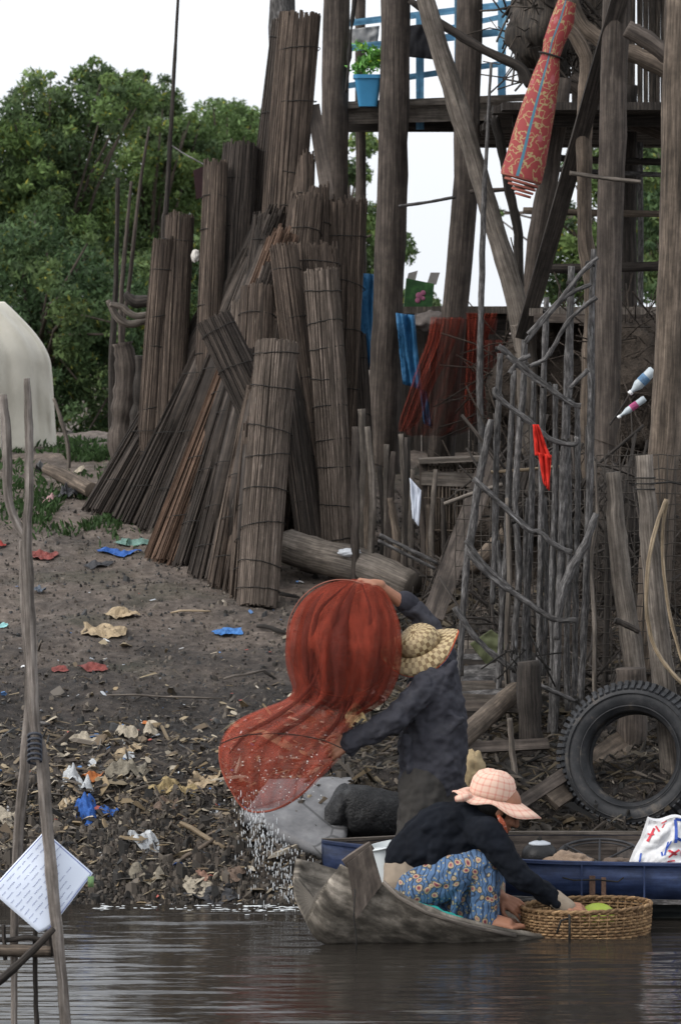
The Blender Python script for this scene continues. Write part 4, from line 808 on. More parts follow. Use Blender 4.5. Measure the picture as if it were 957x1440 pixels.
def blackbag():
    e_c = [P(456, 1150, 19.9), P(478, 1140, 19.9), P(496, 1140, 19.9), P(530, 1145, 19.9), P(575, 1152, 20.0), P(610, 1156, 20.1)]; rr = [.05, .12, .135, .13, .125, .11]
    mb = MB(); rings = []; sc_ = cr([(*p, r) for p, r in zip(e_c, rr)], 8)
    for k, (x, y, z, r) in enumerate(sc_):
        ring = []
        for i in range(36):
            a = 6.2832 * i / 36; d = V((0, math.cos(a), math.sin(a))); f = 1 + .13 * noise.noise(V((k * .16, math.cos(a) * 1.8, math.sin(a) * 1.8))) * (2.0 if k < 14 else .7) + .05 * noise.noise(V((k * .5, math.cos(a) * 5, math.sin(a) * 5)))
            ring.append(V((x, y, z)) + d * r * f)
        rings.append(ring)
    mb.rings(rings); tag(mb.obj('rubber_roll', plain('black_rubber', (.013, .013, .014, 1), .5, 16, .5, .7, c2=(.035, .035, .035, 1), bd=.02)), 'fat black rubbery roll with a crumpled end behind the blue boat', 'roll')
    mb = MB(); 
    tag(clump('dark lumpy bundle behind the black roll beside the man', 'bundle', 'bundle', 555, 1092, 20, 20, 20.5, .08, plain('blk2', (.03, .03, .032, 1), .4), 0, 71), 'dark lumpy bundle behind the black roll beside the man', 'bundle')
blackbag()
# ------------------------------------------------------------ blue boat
def blue_boat():
    e = empty('blue_boat', P(800, 1290, 19.2), 'long blue wooden boat behind the basket with pale gunwales', 'boat')
    near = cr([(452, 1186, 19.42), (480, 1190, 19.25), (560, 1198, 19.02), (650, 1208, 18.88), (740, 1214, 18.82), (830, 1217, 18.8), (960, 1219, 18.8), (1150, 1222, 18.8)], 4)
    far = cr([(452, 1184, 19.46), (480, 1184, 19.56), (560, 1180, 19.68), (650, 1176, 19.74), (740, 1174, 19.78), (830, 1174, 19.8), (960, 1174, 19.8), (1150, 1175, 19.8)], 4)
    Nn = [P(*p) for p in near]; Ff = [P(*p) for p in far]; n = len(Nn)
    def sec(k, o=0.0):
        a, b_ = Nn[k], Ff[k]; w2 = (b_ - a); s = w2.normalized(); mid = (a + b_) / 2; kz = -.10 + .12 * (1 - k / (n - 1)) ** 3
        pts = [a + s * o, a + s * (.03 + o) + V((0, 0, -.175)), a + s * (w2.length * .10 + o) + V((0, 0, -.25))]
        q = V((a.x, a.y, 0)) + s * w2.length * .2; pts.append(V((q.x, q.y, kz + o)))
        q = V((b_.x, b_.y, 0)) - s * w2.length * .2; pts.append(V((q.x, q.y, kz + o)))
        pts += [b_ - s * (w2.length * .10 + o) + V((0, 0, -.25)), b_ - s * (.03 + o) + V((0, 0, -.175)), b_ - s * o]; return pts
    outer = [sec(k) for k in range(n)]; inner = [sec(k, .022) for k in range(n)]
    mb = MB(); mb.rings([r[1:7] for r in outer], cap=False, closed=False); mb.obj('hull', wood('hull_dark', (.028, .035, .038, 1), (.06, .065, .06, 1), 20, 2), e)
    Mblu = wood('boat_blue', (.022, .038, .10, 1), (.042, .065, .145, 1), 25, 2.2, .5, .35, streak=(.05, .05, .06, 1))
    mb = MB(); mb.rings([r[:2] for r in outer], cap=False, closed=False); o = mb.obj('side_band', Mblu, e); md = o.modifiers.new('t', 'SOLIDIFY'); md.thickness = .012
    mb = MB(); mb.rings([r[6:] for r in outer], cap=False, closed=False); o = mb.obj('side_band', Mblu, e); md = o.modifiers.new('t', 'SOLIDIFY'); md.thickness = .012
    mb = MB(); mb.rings([r for r in inner], cap=False, closed=False); mb.obj('inner_planking', W_post, e)
    for L_, dz, m_, r_ in ((Nn, .004, Mblu, .012), (Ff, .004, W_pale, .012)):
        mb = MB(); mb.rings([[p + V((0, dy, dz_ + dz)) for dy, dz_ in ((-.018, 0), (.018, 0), (.018, .014), (-.018, .014))] for p in L_]); mb.obj('gunwale', m_, e, smooth=False)
    mb = MB(); mb.rings([[p[1] + V((0, dy, dz_)) for dy, dz_ in ((-.02, -.012), (.008, -.012), (.008, .010), (-.02, .010))] for p in outer]); mb.obj('rub_rail', W_grey, e, smooth=False)
    for px in (690, 900):
        k = min(range(n), key=lambda i: abs(near[i][0] - px)); mb = MB(); a, b_ = Nn[k], Ff[k]; mb.beam(a + V((0, .03, -.07)), b_ + V((0, -.03, -.07)), .16, .025); mb.obj('thwart', W_post, e, smooth=False)
    mb = MB(); mb.rings([[V((r[3].x, r[3].y, .0)) , V((r[4].x, r[4].y, .0)), V((r[4].x, r[4].y, .012)), V((r[3].x, r[3].y, .012))] for r in inner[6:]]); mb.obj('floor_boards', W_tan, e, smooth=False)
    # worn bracket with a painted line on the near side
    mb = MB(); mb.box(P(832, 1246, 18.79), (.014, 0, 0), (0, .004, 0), (0, 0, .05)); mb.box(P(848, 1246, 18.79), (.011, 0, 0), (0, .005, 0), (0, 0, .042)); mb.obj('bracket', plain('rusty', (.12, .07, .05, 1), .6, 20), e, smooth=False)
    mb = MB(); mb.tube([P(790, 1234, 18.79), P(806, 1238, 18.785), P(840, 1237, 18.785), P(868, 1240, 18.785), P(876, 1234, 18.79)], .004, 6); mb.obj('hasp_wire', M_rope, e)
    for x in (817, 905): mb = MB(); mb.box(P(x, 1241, 18.788), (.004, 0, 0), (0, .006, 0), (0, 0, .085)); mb.obj('side_rib', Mblu, e, smooth=False)
blue_boat()
# things in the boat
def kettle():
    c = P(758, 1212, 19.3); e = empty('kettle', c, 'sooty black kettle with a pale lid standing in the blue boat', 'kettle'); mb = MB()
    def rev(pr, n=28, cc=c): return [[cc + V((r * math.cos(6.2832 * k / n), r * math.sin(6.2832 * k / n), h)) for k in range(n)] for r, h in pr]
    mb.rings(rev([(.075, -.02), (.088, .0), (.092, .03), (.085, .06), (.065, .082), (.055, .088)])); mb.obj('pot_body', plain('soot', (.012, .012, .013, 1), .4, 14, .45, .3), e)
    mb = MB(); mb.rings(rev([(.056, .088), (.054, .095), (.03, .104), (.012, .107)])); ld = mb.obj('lid', plain('lid_metal', (.45, .48, .52, 1), .15, 10, .35), e)
    mb = MB(); mb.ball(c + V((0, 0, .116)), .012); mb.obj('knob', M_rope, ld)
    mb = MB(); mb.tube([c + V((.08, 0, .03)), c + V((.115, 0, .055)), c + V((.13, 0, .085))], [.018, .012, .009], 8); mb.obj('spout', bpy.data.materials['soot'], e)
kettle()
def hoop():
    c = P(842, 1205, 19.35); e = empty('metal_hoop', c - V((0, 0, .03)), 'thin black metal hoop with crossed struts lying tilted in the blue boat', 'hoop')
    ux, uy = V((1, 0, .02)), V((0, .95, .22)).normalized(); r = M(57, 19.35)
    ring = lambda rr, dz: [c + V((0, 0, .02 + dz)) + ux * rr * math.cos(a) + uy * rr * .95 * math.sin(a) for a in [6.2832 * k / 48 for k in range(49)]]
    Mh = plain('hoop_metal', (.035, .035, .038, 1), .4, 20, .45); mb = MB(); mb.tube(ring(r, 0), .0075, 8, cap=False); mb.obj('rim', Mh, e); mb = MB(); mb.tube(ring(r * .93, -.012), .004, 6, cap=False); mb.obj('inner_ring', Mh, e)
    for a, b_ in ((.5, 3.5), (2.5, 5.6), (1.5, 4.4)):
        mb = MB(); mb.tube([c + V((0, 0, .02)) + ux * r * math.cos(a) + uy * r * .95 * math.sin(a), c + V((0, 0, -.03)), c + V((0, 0, .02)) + ux * r * math.cos(b_) + uy * r * .95 * math.sin(b_)], .006, 6); mb.obj('strut', Mh, e)
hoop()
clump('crumpled tan cloth lying in the blue boat under the hoop', 'cloth', 'cloth_bundle', 798, 1213, 34, 15, 19.2, .09, plain('tan_cloth', (.25, .18, .13, 1), .25, 7, .9, .6, bd=.03), 0, 72)
clump('brown rag heap lying in the blue boat right of the tan cloth', 'cloth', 'cloth_bundle', 868, 1216, 26, 10, 19.25, .07, plain('brown_rag', (.12, .09, .07, 1), .25, 7, .9, .6, bd=.03), 0, 73)
def sack_white():
    c = P(930, 1192, 19.05); e = empty('white_sack', c - V((0, 0, .1)), 'white woven sack with red and blue printing in the right end of the boat', 'sack')
    def surf(u, v, off=0):
        # front sheet: u across, v up
        wv = [(885, 958 + 30), (893, 990), (903, 992), (908, 990), (912, 985)]; k = v * 4; i = min(int(k), 3); f = k - i
        xl = wv[i][0] + (wv[i + 1][0] - wv[i][0]) * f; xr = wv[i][1] + (wv[i + 1][1] - wv[i][1]) * f; x = xl + (xr - xl) * u; y = 1218 - 66 * v + 3 * math.sin(u * 9)
        Y = 19.0 + .05 * v - .05 * math.sin(math.pi * u) - .03 * noise.noise(V((u * 5, v * 4, 3))) - .012 * noise.noise(V((u * 14, v * 10, 6))) - off
        return P(x, y, Y)
    mb = MB(); mb.grid(lambda u, v: surf(u, v), 40, 24)
    mb.grid(lambda u, v: surf(u, v) + V((0, .10 + .06 * math.sin(math.pi * v), 0)), 40, 24); mb.grid(lambda u, v: surf(u, 1) + V((0, .10 * v, .0)), 40, 4); mb.grid(lambda u, v: surf(0, v) + V((0, (.10 + .06 * math.sin(math.pi * v)) * u, 0)), 4, 24)
    mb.obj('sack_body', plain('sack_white', (.66, .66, .67, 1), .08, 8, .5, .4), e)
    def strokes(name, col, segs):
        mb = MB()
        for (a, b_, w2) in segs:
            a_, b2 = V((a[0], a[1], 0)), V((b_[0], b_[1], 0)); d = (b2 - a_); nn_ = V((-d.y, d.x, 0)).normalized() * w2
            for k in range(6):
                q0, q1 = a_ + d * (k / 6), a_ + d * ((k + 1) / 6); pp = [q0 - nn_, q1 - nn_, q1 + nn_, q0 + nn_]; i = mb.add([surf(min(max(p.x, 0), 1), min(max(p.y, 0), 1), .005) for p in pp]); mb.face((i, i + 1, i + 2, i + 3), [(0, 0)] * 4)
        mb.obj(name, plain(name + '_ink', col, .1, 20, .6), e)
    strokes('blue_print', (.04, .09, .38, 1), [((.50, .95), (.53, .45), .025), ((.50, .95), (.62, .95), .03), ((.52, .55), (.66, .5), .03), ((.40, .5), (.43, .2), .012), ((.45, .5), (.42, .3), .012), ((.36, .3), (.40, .2), .012), ((.7, .9), (.72, .4), .025), ((.8, .9), (.78, .5), .02), ((.1, .1), (.06, .3), .012)])
    strokes('red_print', (.55, .05, .07, 1), [((.06, .55), (.12, .85), .02), ((.03, .7), (.14, .72), .016), ((.14, .9), (.22, .78), .016), ((.24, .95), (.34, .97), .014), ((.46, .3), (.6, .2), .02), ((.5, .14), (.62, .32), .018), ((.5, .05), (.6, .08), .014), ((.66, .3), (.72, .12), .02), ((.7, .2), (.82, .3), .02), ((.26, .85), (.30, .92), .012)])
sack_white()
# ------------------------------------------------------------ dugout canoe
def canoe():
    e = empty('wooden_canoe', P(560, 1325, 18.4), 'old grey wooden canoe with a broken raised prow, its stern dipping to the water', 'canoe')
    # near gunwale, far gunwale, keel z
    st = [((478, 1216, 18.10), (420, 1208, 18.44), (434, 1294, 18.14)), ((500, 1224, 18.08), (440, 1214, 18.60), (452, 1322, 18.14)), ((545, 1246, 18.08), (500, 1232, 18.75), (498, 1328, 18.22)), ((590, 1270, 18.08), (560, 1240, 18.85), (560, 1338, 18.3)), ((640, 1290, 18.10), (630, 1262, 18.9), (640, 1342, 18.4)), ((690, 1303, 18.16), (700, 1280, 18.88), (700, 1340, 18.5)), ((735, 1311, 18.25), (760, 1296, 18.8), (745, 1330, 18.5)), ((775, 1318, 18.42), (790, 1306, 18.66), (785, 1325, 18.55))]
    flat = cr([tuple(P(*a)) + tuple(P(*b_)) + tuple(P(*c)) for a, b_, c in st], 5); rings = []
    for k, q in enumerate(flat):
        N_, F_, K_ = V(q[:3]), V(q[3:6]), V(q[6:]); ring = []
        for i in range(25):
            t = i / 24
            if t < .5: s = t * 2; p = N_.lerp(K_, s); bul = math.sin(s * math.pi) * .055; p = p + V((-.35, -.9, -.25)).normalized() * bul
            else: s = (t - .5) * 2; p = K_.lerp(F_, s); p = p + V((-.5, .8, -.25)).normalized() * math.sin(s * math.pi) * .07
            p += V((0, 1, .4)) * (.012 * noise.noise(V((k * .5, i * .5, 2))) + .006 * noise.noise(V((k * 1.7, i * 1.3, 4)))); ring.append(p)
        rings.append(ring)
    mb = MB(); 
    mb.rings(rings, cap=False, closed=False)
    # end wall, set a little inside the tip
    m = W_boat; o = mb.obj('hull', m, e); md = o.modifiers.new('t', 'SOLIDIFY'); md.thickness = .028; md.offset = 0
    mb = MB(); r0 = rings[1]; cc = sum((V(p) for p in r0), V()) / len(r0) + V((.02, 0, -.03)); i0 = mb.add(r0[3:22] + [cc])
    for i in range(18): mb.face((i0 + i, i0 + i + 1, i0 + 19), [(0, 0), (.1, 0), (.05, .1)])
    o = mb.obj('end_wall', m, e); md = o.modifiers.new('t', 'SOLIDIFY'); md.thickness = .02
    mb = MB(); mb.beam(P(486, 1213, 18.06), P(520, 1190, 18.08), .012, .02); 
    a, b_, c, d = P(488, 1214, 18.04), P(521, 1188, 18.06), P(537, 1243, 18.04), P(500, 1292, 18.03); i0 = mb.add([a, b_, c, d]); mb.face((i0, i0 + 1, i0 + 2, i0 + 3), [(0, 0), (.1, 0), (.1, .3), (0, .3)])
    o = mb.obj('patch_board', wood('patch', (.085, .07, .06, 1), (.16, .135, .115, 1), 30, 2.5), e, smooth=False); md = o.modifiers.new('t', 'SOLIDIFY'); md.thickness = .016
    mb = MB(); mb.tube([P(538, 1240, 18.02), P(560, 1262, 18.0), P(600, 1284, 18.0), P(660, 1303, 18.04), P(724, 1316, 18.16)], .011, 7); mb.obj('rail_strip', W_pale, e)
    mb = MB(); mb.tube([P(499, 1250, 18.0), P(497, 1290, 17.98), P(501, 1320, 17.98), P(500, 1345, 17.98)], .004, 6); mb.obj('mooring_string', M_rope, e)
canoe()
def bucket():
    e = empty('white_bucket', P(556, 1225, 18.62), 'white plastic bucket behind the squatting person in the canoe', 'bucket'); c = P(548, 1228, 18.62); m = plain('white_bucket', (.62, .66, .67, 1), .06, 6, .35, .05)
    ax = V((-.22, 0, 1)).normalized(); u = V((1, 0, .22)).normalized(); n = 30; mb = MB()
    mb.rings([[c + ax * h + u * r * math.cos(6.2832 * k / n) + V((0, 1, 0)) * r * math.sin(6.2832 * k / n) for k in range(n)] for r, h in ((.070, -.04), (.086, .135), (.093, .135), (.093, .145), (.083, .145), (.068, -.02))]); auto(mb.obj('bucket_body', m, e))
    mb = MB(); mb.tube([c + ax * .135 + u * .096 * math.cos(a) + V((0, 1, 0)) * .096 * math.sin(a) for a in [6.2832 * k / 30 for k in range(31)]], .005, 6); mb.obj('rim', m, e)
bucket()
sheetobj('teal_sheet', 'turquoise plastic sheet under the squatting person along the canoe edge', 'plastic', [(588, 1268), (650, 1290), (655, 1300), (590, 1278)], [18.35, 18.35, 18.2, 18.2], plain('teal', (.04, .42, .36, 1), .1, 6, .4), .01, 13)
# ------------------------------------------------------------ basket
def basket():
    c = V((P(824, 1290, 18.5).x, 18.52, -.06)); e = empty('wicker_basket', c, 'oval woven tan basket standing in the water beside the canoe', 'basket'); rx, ry = M(91, 18.5), .235
    H = .178; mb = MB(); rows = 13; N = 44
    for j in range(rows):
        h = H * j / (rows - 1); fl = 1 - .06 * (1 - j / rows) ** 2
        pts = []
        for i in range(N * 2 + 1):
            a = 6.2832 * i / (N * 2); off = .0065 * math.cos(math.pi * i + j * math.pi); tl = .010 * math.cos(a) * j / rows
            pts.append(c + V(((rx * fl + off) * math.cos(a), (ry * fl + off) * math.sin(a), h + tl + random.uniform(-.001, .001))))
        mb.tube(pts, .0066, 5, cap=False, flat=.6)
    m = wood('wicker', (.20, .12, .06, 1), (.36, .235, .12, 1), 30, 14, .75, .5); mb.obj('weave', m, e)
    mb = MB()
    for i in range(N): a = 6.2832 * i / N; mb.tube([c + V((rx * .94 * math.cos(a), ry * .94 * math.sin(a), 0)), c + V((rx * math.cos(a), ry * math.sin(a), H + .01 * math.cos(a)))], .005, 4)
    mb.obj('stakes', m, e)
    mb = MB()
    for q in (0, 1.2): mb.tube([c + V(((rx + .004 * math.cos(a * 24 + q * 3)) * math.cos(a), (ry + .004 * math.cos(a * 24 + q * 3)) * math.sin(a), H + .010 + .01 * math.cos(a) + .004 * math.sin(a * 24 + q * 3))) for a in [6.2832 * k / 120 for k in range(121)]], .0085, 6, cap=False)
    mb.obj('rim', m, e)
    mb = MB(); i0 = mb.add([c + V((rx * .92 * math.cos(a), ry * .92 * math.sin(a), .03)) for a in [6.2832 * k / 40 for k in range(40)]]); mb.face(list(range(i0, i0 + 40)), [(0.1 * math.cos(k), .1 * math.sin(k)) for k in range(40)]); mb.obj('bottom', W_dark, e)
    mb = MB(); x = P(800, 1300, 18.26); mb.tube([x + V((0, .03, .04)), x + V((0, -.005, .035)), x + V((0, -.005, -.1))], .006, 6); mb.tube([x + V((-.0, 0, .03)), x + V((-.04, -.01, .02)), x + V((-.06, -.01, -.04))], .005, 6); mb.obj('tie', M_rope, e)
    o = MB(); o.ball(c + V((.055, .0, .135)), (.085, .085, .062), 24, 16); tag(o.obj('green_melon', plain('melon', (.26, .33, .04, 1), .25, 5, .45, .15, c2=(.42, .44, .08, 1))), 'yellow green melon lying in the wicker basket', 'melon')
basket()
# ------------------------------------------------------------ people
ctex = bpy.data.textures.new('folds', 'CLOUDS'); ctex.noise_scale = .07; ctex.noise_depth = 2
ctexj = bpy.data.textures.new('jacket_folds', 'CLOUDS'); ctexj.noise_scale = .055; ctexj.noise_depth = 1
ctex2 = bpy.data.textures.new('creases', 'CLOUDS'); ctex2.noise_scale = .03; ctex2.noise_depth = 1
def fuse(mb, name, mat, parent, vox=.006, sm=4, disp=0.0, tex_=None, smf=.5, label=None):
    o = mb.obj(name, mat, parent, label=label); r = o.modifiers.new('fuse', 'REMESH'); r.mode = 'VOXEL'; r.voxel_size = vox; r.use_smooth_shade = True
    s = o.modifiers.new('smooth', 'SMOOTH'); s.iterations = sm; s.factor = smf
    if disp: d = o.modifiers.new('folds', 'DISPLACE'); d.texture = tex_ or ctex; d.strength = disp; d.mid_level = .5; d.texture_coords = 'LOCAL'
    return o
def hand(mb, wrist, dirv, pn, size=.175, curl=.5, thumb=1, spread=.12):
    """palm + five bent fingers; pn points out of the back of the hand, fingers curl away from it; thumb side = thumb * (dir x pn)"""
    w_ = V(wrist); d = V(dirv).normalized(); n = V(pn); n = (n - d * n.dot(d)).normalized(); s = d.cross(n) * thumb; k = size
    mb.chain([w_ - d * k * .1, w_ + d * k * .1], [k * .155, k * .16])
    for q in (-.16, -.05, .07, .18): mb.chain([w_ + d * k * .06 + s * q * k * .6, w_ + d * k * .50 + s * q * k * 1.15], [k * .10, k * .085])
    for q, L, c_ in ((.19, .42, .9), (.065, .47, 1.0), (-.06, .43, 1.05), (-.18, .34, 1.2)):
        p = w_ + d * k * .50 + s * q * k * 1.15; a = 0; dd = (d + s * q * spread * 4).normalized(); pts = [p]; seg = [.45, .32, .25]
        for f in seg:
            a += curl * c_ * (.55 if len(pts) == 1 else .8); v = dd * math.cos(a) - n * math.sin(a); p = p + v * L * k * f; pts.append(p)
        mb.chain(pts, [k * .056, k * .052, k * .046, k * .038])
    p = w_ + d * k * .12 + s * k * .2; q1 = p + (d * .55 + s * .65 - n * .25).normalized() * k * .25; q2 = q1 + (d * .85 + s * .2 - n * .4).normalized() * k * .19; q3 = q2 + (d * .9 - n * .4).normalized() * k * .13
    mb.chain([p, q1, q2, q3], [k * .085, k * .066, k * .056, k * .044])
def foot(mb, ankle, toe, h=.03, w_=.042):
    a, t = V(ankle), V(toe); d = (t - a); d.z = 0; L = d.length; d.normalize(); s = d.cross(V((0, 0, 1))); z = t.z
    heel = V((a.x, a.y, z)) - d * .035
    mb.chain([a, heel + V((0, 0, h))], [.04, .036]); mb.chain([a + d * .02, V((t.x, t.y, z + h * .8)) - d * .06], [.042, .034])
    for q in (-.6, 0, .6): mb.chain([heel + V((0, 0, h)) + s * q * .02, V((t.x, t.y, z + .02)) - d * .05 + s * q * w_ * .8], [.03, .024])
    for i, q in enumerate((-.85, -.42, 0, .42, .85)): mb.chain([V((t.x, t.y, z + .018)) - d * .06 + s * q * w_ * .85, V((t.x, t.y, z + .012)) + d * (.006 - .008 * i) + s * q * w_], [.014, .0105 + (.004 if i == 0 else 0)])
def head(mb, c, fwd, up, r=.098):
    """skull, jaw, brow, nose, lips, chin, ears and eye lids"""
    f = V(fwd).normalized(); u = V(up); u = (u - f * u.dot(f)).normalized(); s = f.cross(u); c = V(c); T = Matrix((f, s, u)).transposed()
    mb.ball(c + f * -.012 + u * .02, (.096, .077, .094), 20, 14, T); mb.ball(c + f * .028 - u * .045, (.062, .056, .068), 16, 12, T); mb.ball(c + f * .062 - u * .098, (.022, .024, .018), 10, 8, T)
    mb.chain([c + f * .085 + u * .012, c + f * .108 - u * .028], [.010, .015]); mb.ball(c + f * .098 - u * .034, (.014, .020, .010), 10, 8, T)
    mb.chain([c + f * .080 + u * .026 - s * .045, c + f * .088 + u * .024, c + f * .080 + u * .026 + s * .045], [.010, .008, .010])
    mb.chain([c + f * .086 - u * .062 - s * .018, c + f * .093 - u * .061, c + f * .086 - u * .062 + s * .018], [.006, .008, .006]); mb.chain([c + f * .084 - u * .072 - s * .014, c + f * .090 - u * .073, c + f * .084 - u * .072 + s * .014], [.006, .008, .006])
    for k in (-1, 1): mb.ball(c + s * k * .078 - u * .01 - f * .01, (.022, .010, .032), 10, 8, T); mb.ball(c + f * .068 - u * .03 + s * k * .034, (.024, .02, .02), 8, 8, T)
def eyes(c, fwd, up, parent):
    f = V(fwd).normalized(); u = V(up); u = (u - f * u.dot(f)).normalized(); s = f.cross(u); mb = MB()
    for k in (-1, 1): mb.ball(V(c) + f * .078 + u * .004 + s * k * .03, .012, 12, 8)
    mb.obj('eyes', plain('eye_dark', (.04, .03, .025, 1), .1, 5, .2), parent)
M_hair = wood('hair', (.008, .007, .006, 1), (.02, .017, .015, 1), 200, 3, .5)
# --- the man throwing the net: faces left, seen from his left back
YM = 19.28
m_ = lambda x, y, d=0: P(x, y, YM + d)
E = empty('person', V((m_(604, 1200).x, YM, .02)), 'person in a faded dark jacket and straw hat standing and shaking out the red net', 'person')
lhip, rhip = m_(596, 1104, -.07), m_(618, 1104, .08)
lkn, rkn = m_(584, 1190, -.16), m_(606, 1192, .02); lank = V((m_(604, 1200).x, YM - .10, .09)); rank = V((m_(628, 1200).x, YM + .14, .09))
lsh, rsh = m_(598, 968, -.13), m_(624, 925, .12); lel, rel = m_(556, 1012, -.22), m_(590, 866, .12); lwr, rwr = m_(492, 1044, -.18), m_(530, 822, .04)
hc = m_(598, 920, .02)
mb = MB(); mb.chain([m_(608, 1104), m_(610, 1040), m_(608, 975), m_(604, 940), m_(594, 918)], [.12, .115, .135, .075, .055])
mb.chain([lhip, lkn, lank], [.085, .06, .04]); mb.chain([rhip, rkn, rank], [.085, .06, .04]); mb.chain([lsh, lel, lwr], [.05, .04, .027]); mb.chain([rsh, rel, rwr], [.05, .04, .026]); mb.chain([lsh, m_(606, 950), rsh], [.055, .06, .055])
foot(mb, lank, lank + V((-.16, -.02, -.07))); foot(mb, rank, rank + V((-.16, .02, -.07)))
head(mb, hc, (-.85, .35, -.35), (-.25, -.1, .95))
hand(mb, lwr, V((-.9, .05, -.42)), V((.1, -.9, .4)), .17, .75, 1)
hand(mb, rwr, V((-.96, -.05, .12)), V((.1, -.25, 1)), .17, .95, -1)
fuse(mb, 'body', M_skin, E, .0048, 2); eyes(hc, (-.85, .35, -.35), (-.25, -.1, .95), E)
mb = MB(); mb.ball(hc + V((.016, -.004, .012)), (.096, .088, .088), 20, 14); mb.obj('hair', M_hair, E)
M_jack = cloth('faded_jacket', (.042, .042, .051, 1), .8, .15, wear=(.058, .058, .066, 1)); M_trou = cloth('grey_trousers', (.043, .040, .037, 1), .7, .12)
mb = MB()
mb.loft([(m_(608, 1118), (.135, 0, .01), (0, .14, 0)), (m_(608, 1090), (.165, 0, .01), (0, .165, 0)), (m_(609, 1050), (.168, 0, 0), (0, .165, 0)), (m_(608, 1010), (.152, 0, 0), (0, .16, 0)), (m_(608, 975), (.145, 0, .01), (0, .175, 0)), (m_(610, 945), (.115, 0, .02), (0, .165, .0)), (m_(608, 925), (.075, 0, .02), (0, .10, 0)), (m_(602, 915), (.055, 0, .02), (0, .06, 0))], 28)
mb.chain([m_(608, 950), lsh, lel, m_(500, 1040, -.18), m_(493, 1043, -.18)], [.085, .078, .064, .056, .058]); mb.chain([m_(610, 940), rsh, rel, m_(570, 848, .10)], [.08, .074, .058, .050])
mb.chain([m_(500, 1048, -.18), m_(494, 1062, -.18)], [.022, .012])
mb.chain([m_(640, 985, -.03), m_(640, 1060, -.05)], [.05, .06]); mb.chain([m_(604, 918), m_(596, 925, -.04)], [.05, .05])
# gathered folds running from the arm pit and hem
for a, b_, r in (((600, 985), (645, 1012), .030), ((588, 1000), (600, 1060), .030), ((620, 1035), (650, 1010), .026), ((570, 1040), (575, 1085), .026), ((630, 1070), (600, 1092), .03), ((625, 960), (638, 930), .03)): mb.chain([m_(*a, -.13), m_(*b_, -.13)], [r, r * .6])
fuse(mb, 'jacket', M_jack, E, .006, 2, .034, ctexj)
mb = MB(); mb.chain([m_(577, 852, .115), m_(569, 846, .10)], [.054, .056]); fuse(mb, 'sleeve_cuff', cloth('cuff', (.03, .03, .038, 1)), E, .005, 2)
mb = MB(); mb.chain([m_(608, 1085), m_(607, 1110)], [.14, .145]); mb.chain([lhip, lkn, lank + V((0, 0, .05))], [.125, .098, .075]); mb.chain([rhip, rkn, rank + V((0, 0, .05))], [.125, .098, .075])
mb.chain([m_(640, 1110), m_(632, 1160)], [.06, .05])
fuse(mb, 'trousers', M_trou, E, .007, 4, .024, ctexj)
# straw hat
def straw_mat():
    m, n, l, b = newmat('woven_straw'); uv = n.new('ShaderNodeTexCoord').outputs['UV']; ck = n.new('ShaderNodeTexChecker'); ck.inputs['Scale'].default_value = 1
    mp = n.new('ShaderNodeMapping'); mp.inputs['Scale'].default_value = (52, 40, 1); l.new(uv, mp.inputs[0]); l.new(mp.outputs[0], ck.inputs[0]); ck.inputs[1].default_value = (.46, .36, .20, 1); ck.inputs[2].default_value = (.17, .11, .055, 1)
    t = tex(n, l, 'Noise', uv, 12, 3, .6); r = ramp(n, [(.42, (.45, .45, .45)), (.60, (1.1, 1.1, 1.1))]); l.new(t.outputs[0], r.inputs[0]); c = mixc(n, l, r.outputs[0], (.40, .31, .19, 1), ck.outputs[0]); l.new(c, b.inputs['Base Color']); b.inputs['Roughness'].default_value = .7
    bump(n, l, b, ck.outputs['Fac'], .5, .006); return m
def hat(parent, c, n, fwd, prof_, brimf, mat, trim=None, N=72, trimr=.0045, lining=None):
    """prof_: crown rings (r, h) from brim join up; brimf(a) -> (radius, drop)"""
    n = V(n).normalized(); f = V(fwd); f = (f - n * f.dot(n)).normalized(); s = n.cross(f); c = V(c); A = [6.2832 * k / N for k in range(N)]
    pt = lambda a, r, h: c + (f * math.cos(a) + s * math.sin(a) * .88) * r + n * h
    e = MB(); r0, h0 = prof_[0]
    rings = [[pt(a, r, h + .004 * math.sin(a * 3)) for a in A] for r, h in prof_]; e.rings(rings[::-1], uo=0)
    o = e.obj('hat', mat, parent)
    def brings(dz=0): return [[pt(a, r0 + (brimf(a)[0] - r0) * t, h0 + dz + brimf(a)[1] * t ** 1.6) for a in A] for t in (0, .2, .4, .6, .8, 1)]
    b_ = MB(); b_.rings(brings(), cap=False, uo=0); q = b_.obj('brim', mat, o); md = q.modifiers.new('t', 'SOLIDIFY'); md.thickness = .005
    if lining: l2 = MB(); l2.rings(brings(-.008), cap=False); l2.obj('brim_lining', lining, o)
    if trim: t_ = MB(); ed = brings()[-1]; t_.tube(ed + [ed[0]], trimr, 6, cap=False); t_.obj('brim_trim', trim, o)
    return pt
straw = straw_mat()
lin_m, n__, l__, b__ = newmat('floral_lining'); vv = n__.new('ShaderNodeTexCoord').outputs['Object']; vo_ = tex(n__, l__, 'Voronoi', vv, 45); rr_ = ramp(n__, [(.3, (.55, .6, .7)), (.5, (.06, .14, .35))]); l__.new(vo_.outputs['Distance'], rr_.inputs[0]); l__.new(rr_.outputs[0], b__.inputs['Base Color'])
hatc = m_(591, 908, -.02)
hat(E, hatc, (-.40, -.42, .82), (-.9, .1, -.2), [(.112, 0), (.108, .03), (.102, .060), (.088, .080), (.055, .090), (.02, .092)], lambda a: (.185 + .014 * math.cos(2 * a), -.020 + .040 * math.cos(2 * a + .4) - .026 * math.cos(a - 2.4) + .006 * math.sin(5 * a)), straw, plain('orange_trim', (.50, .09, .03, 1), .15, 30), lining=lin_m)
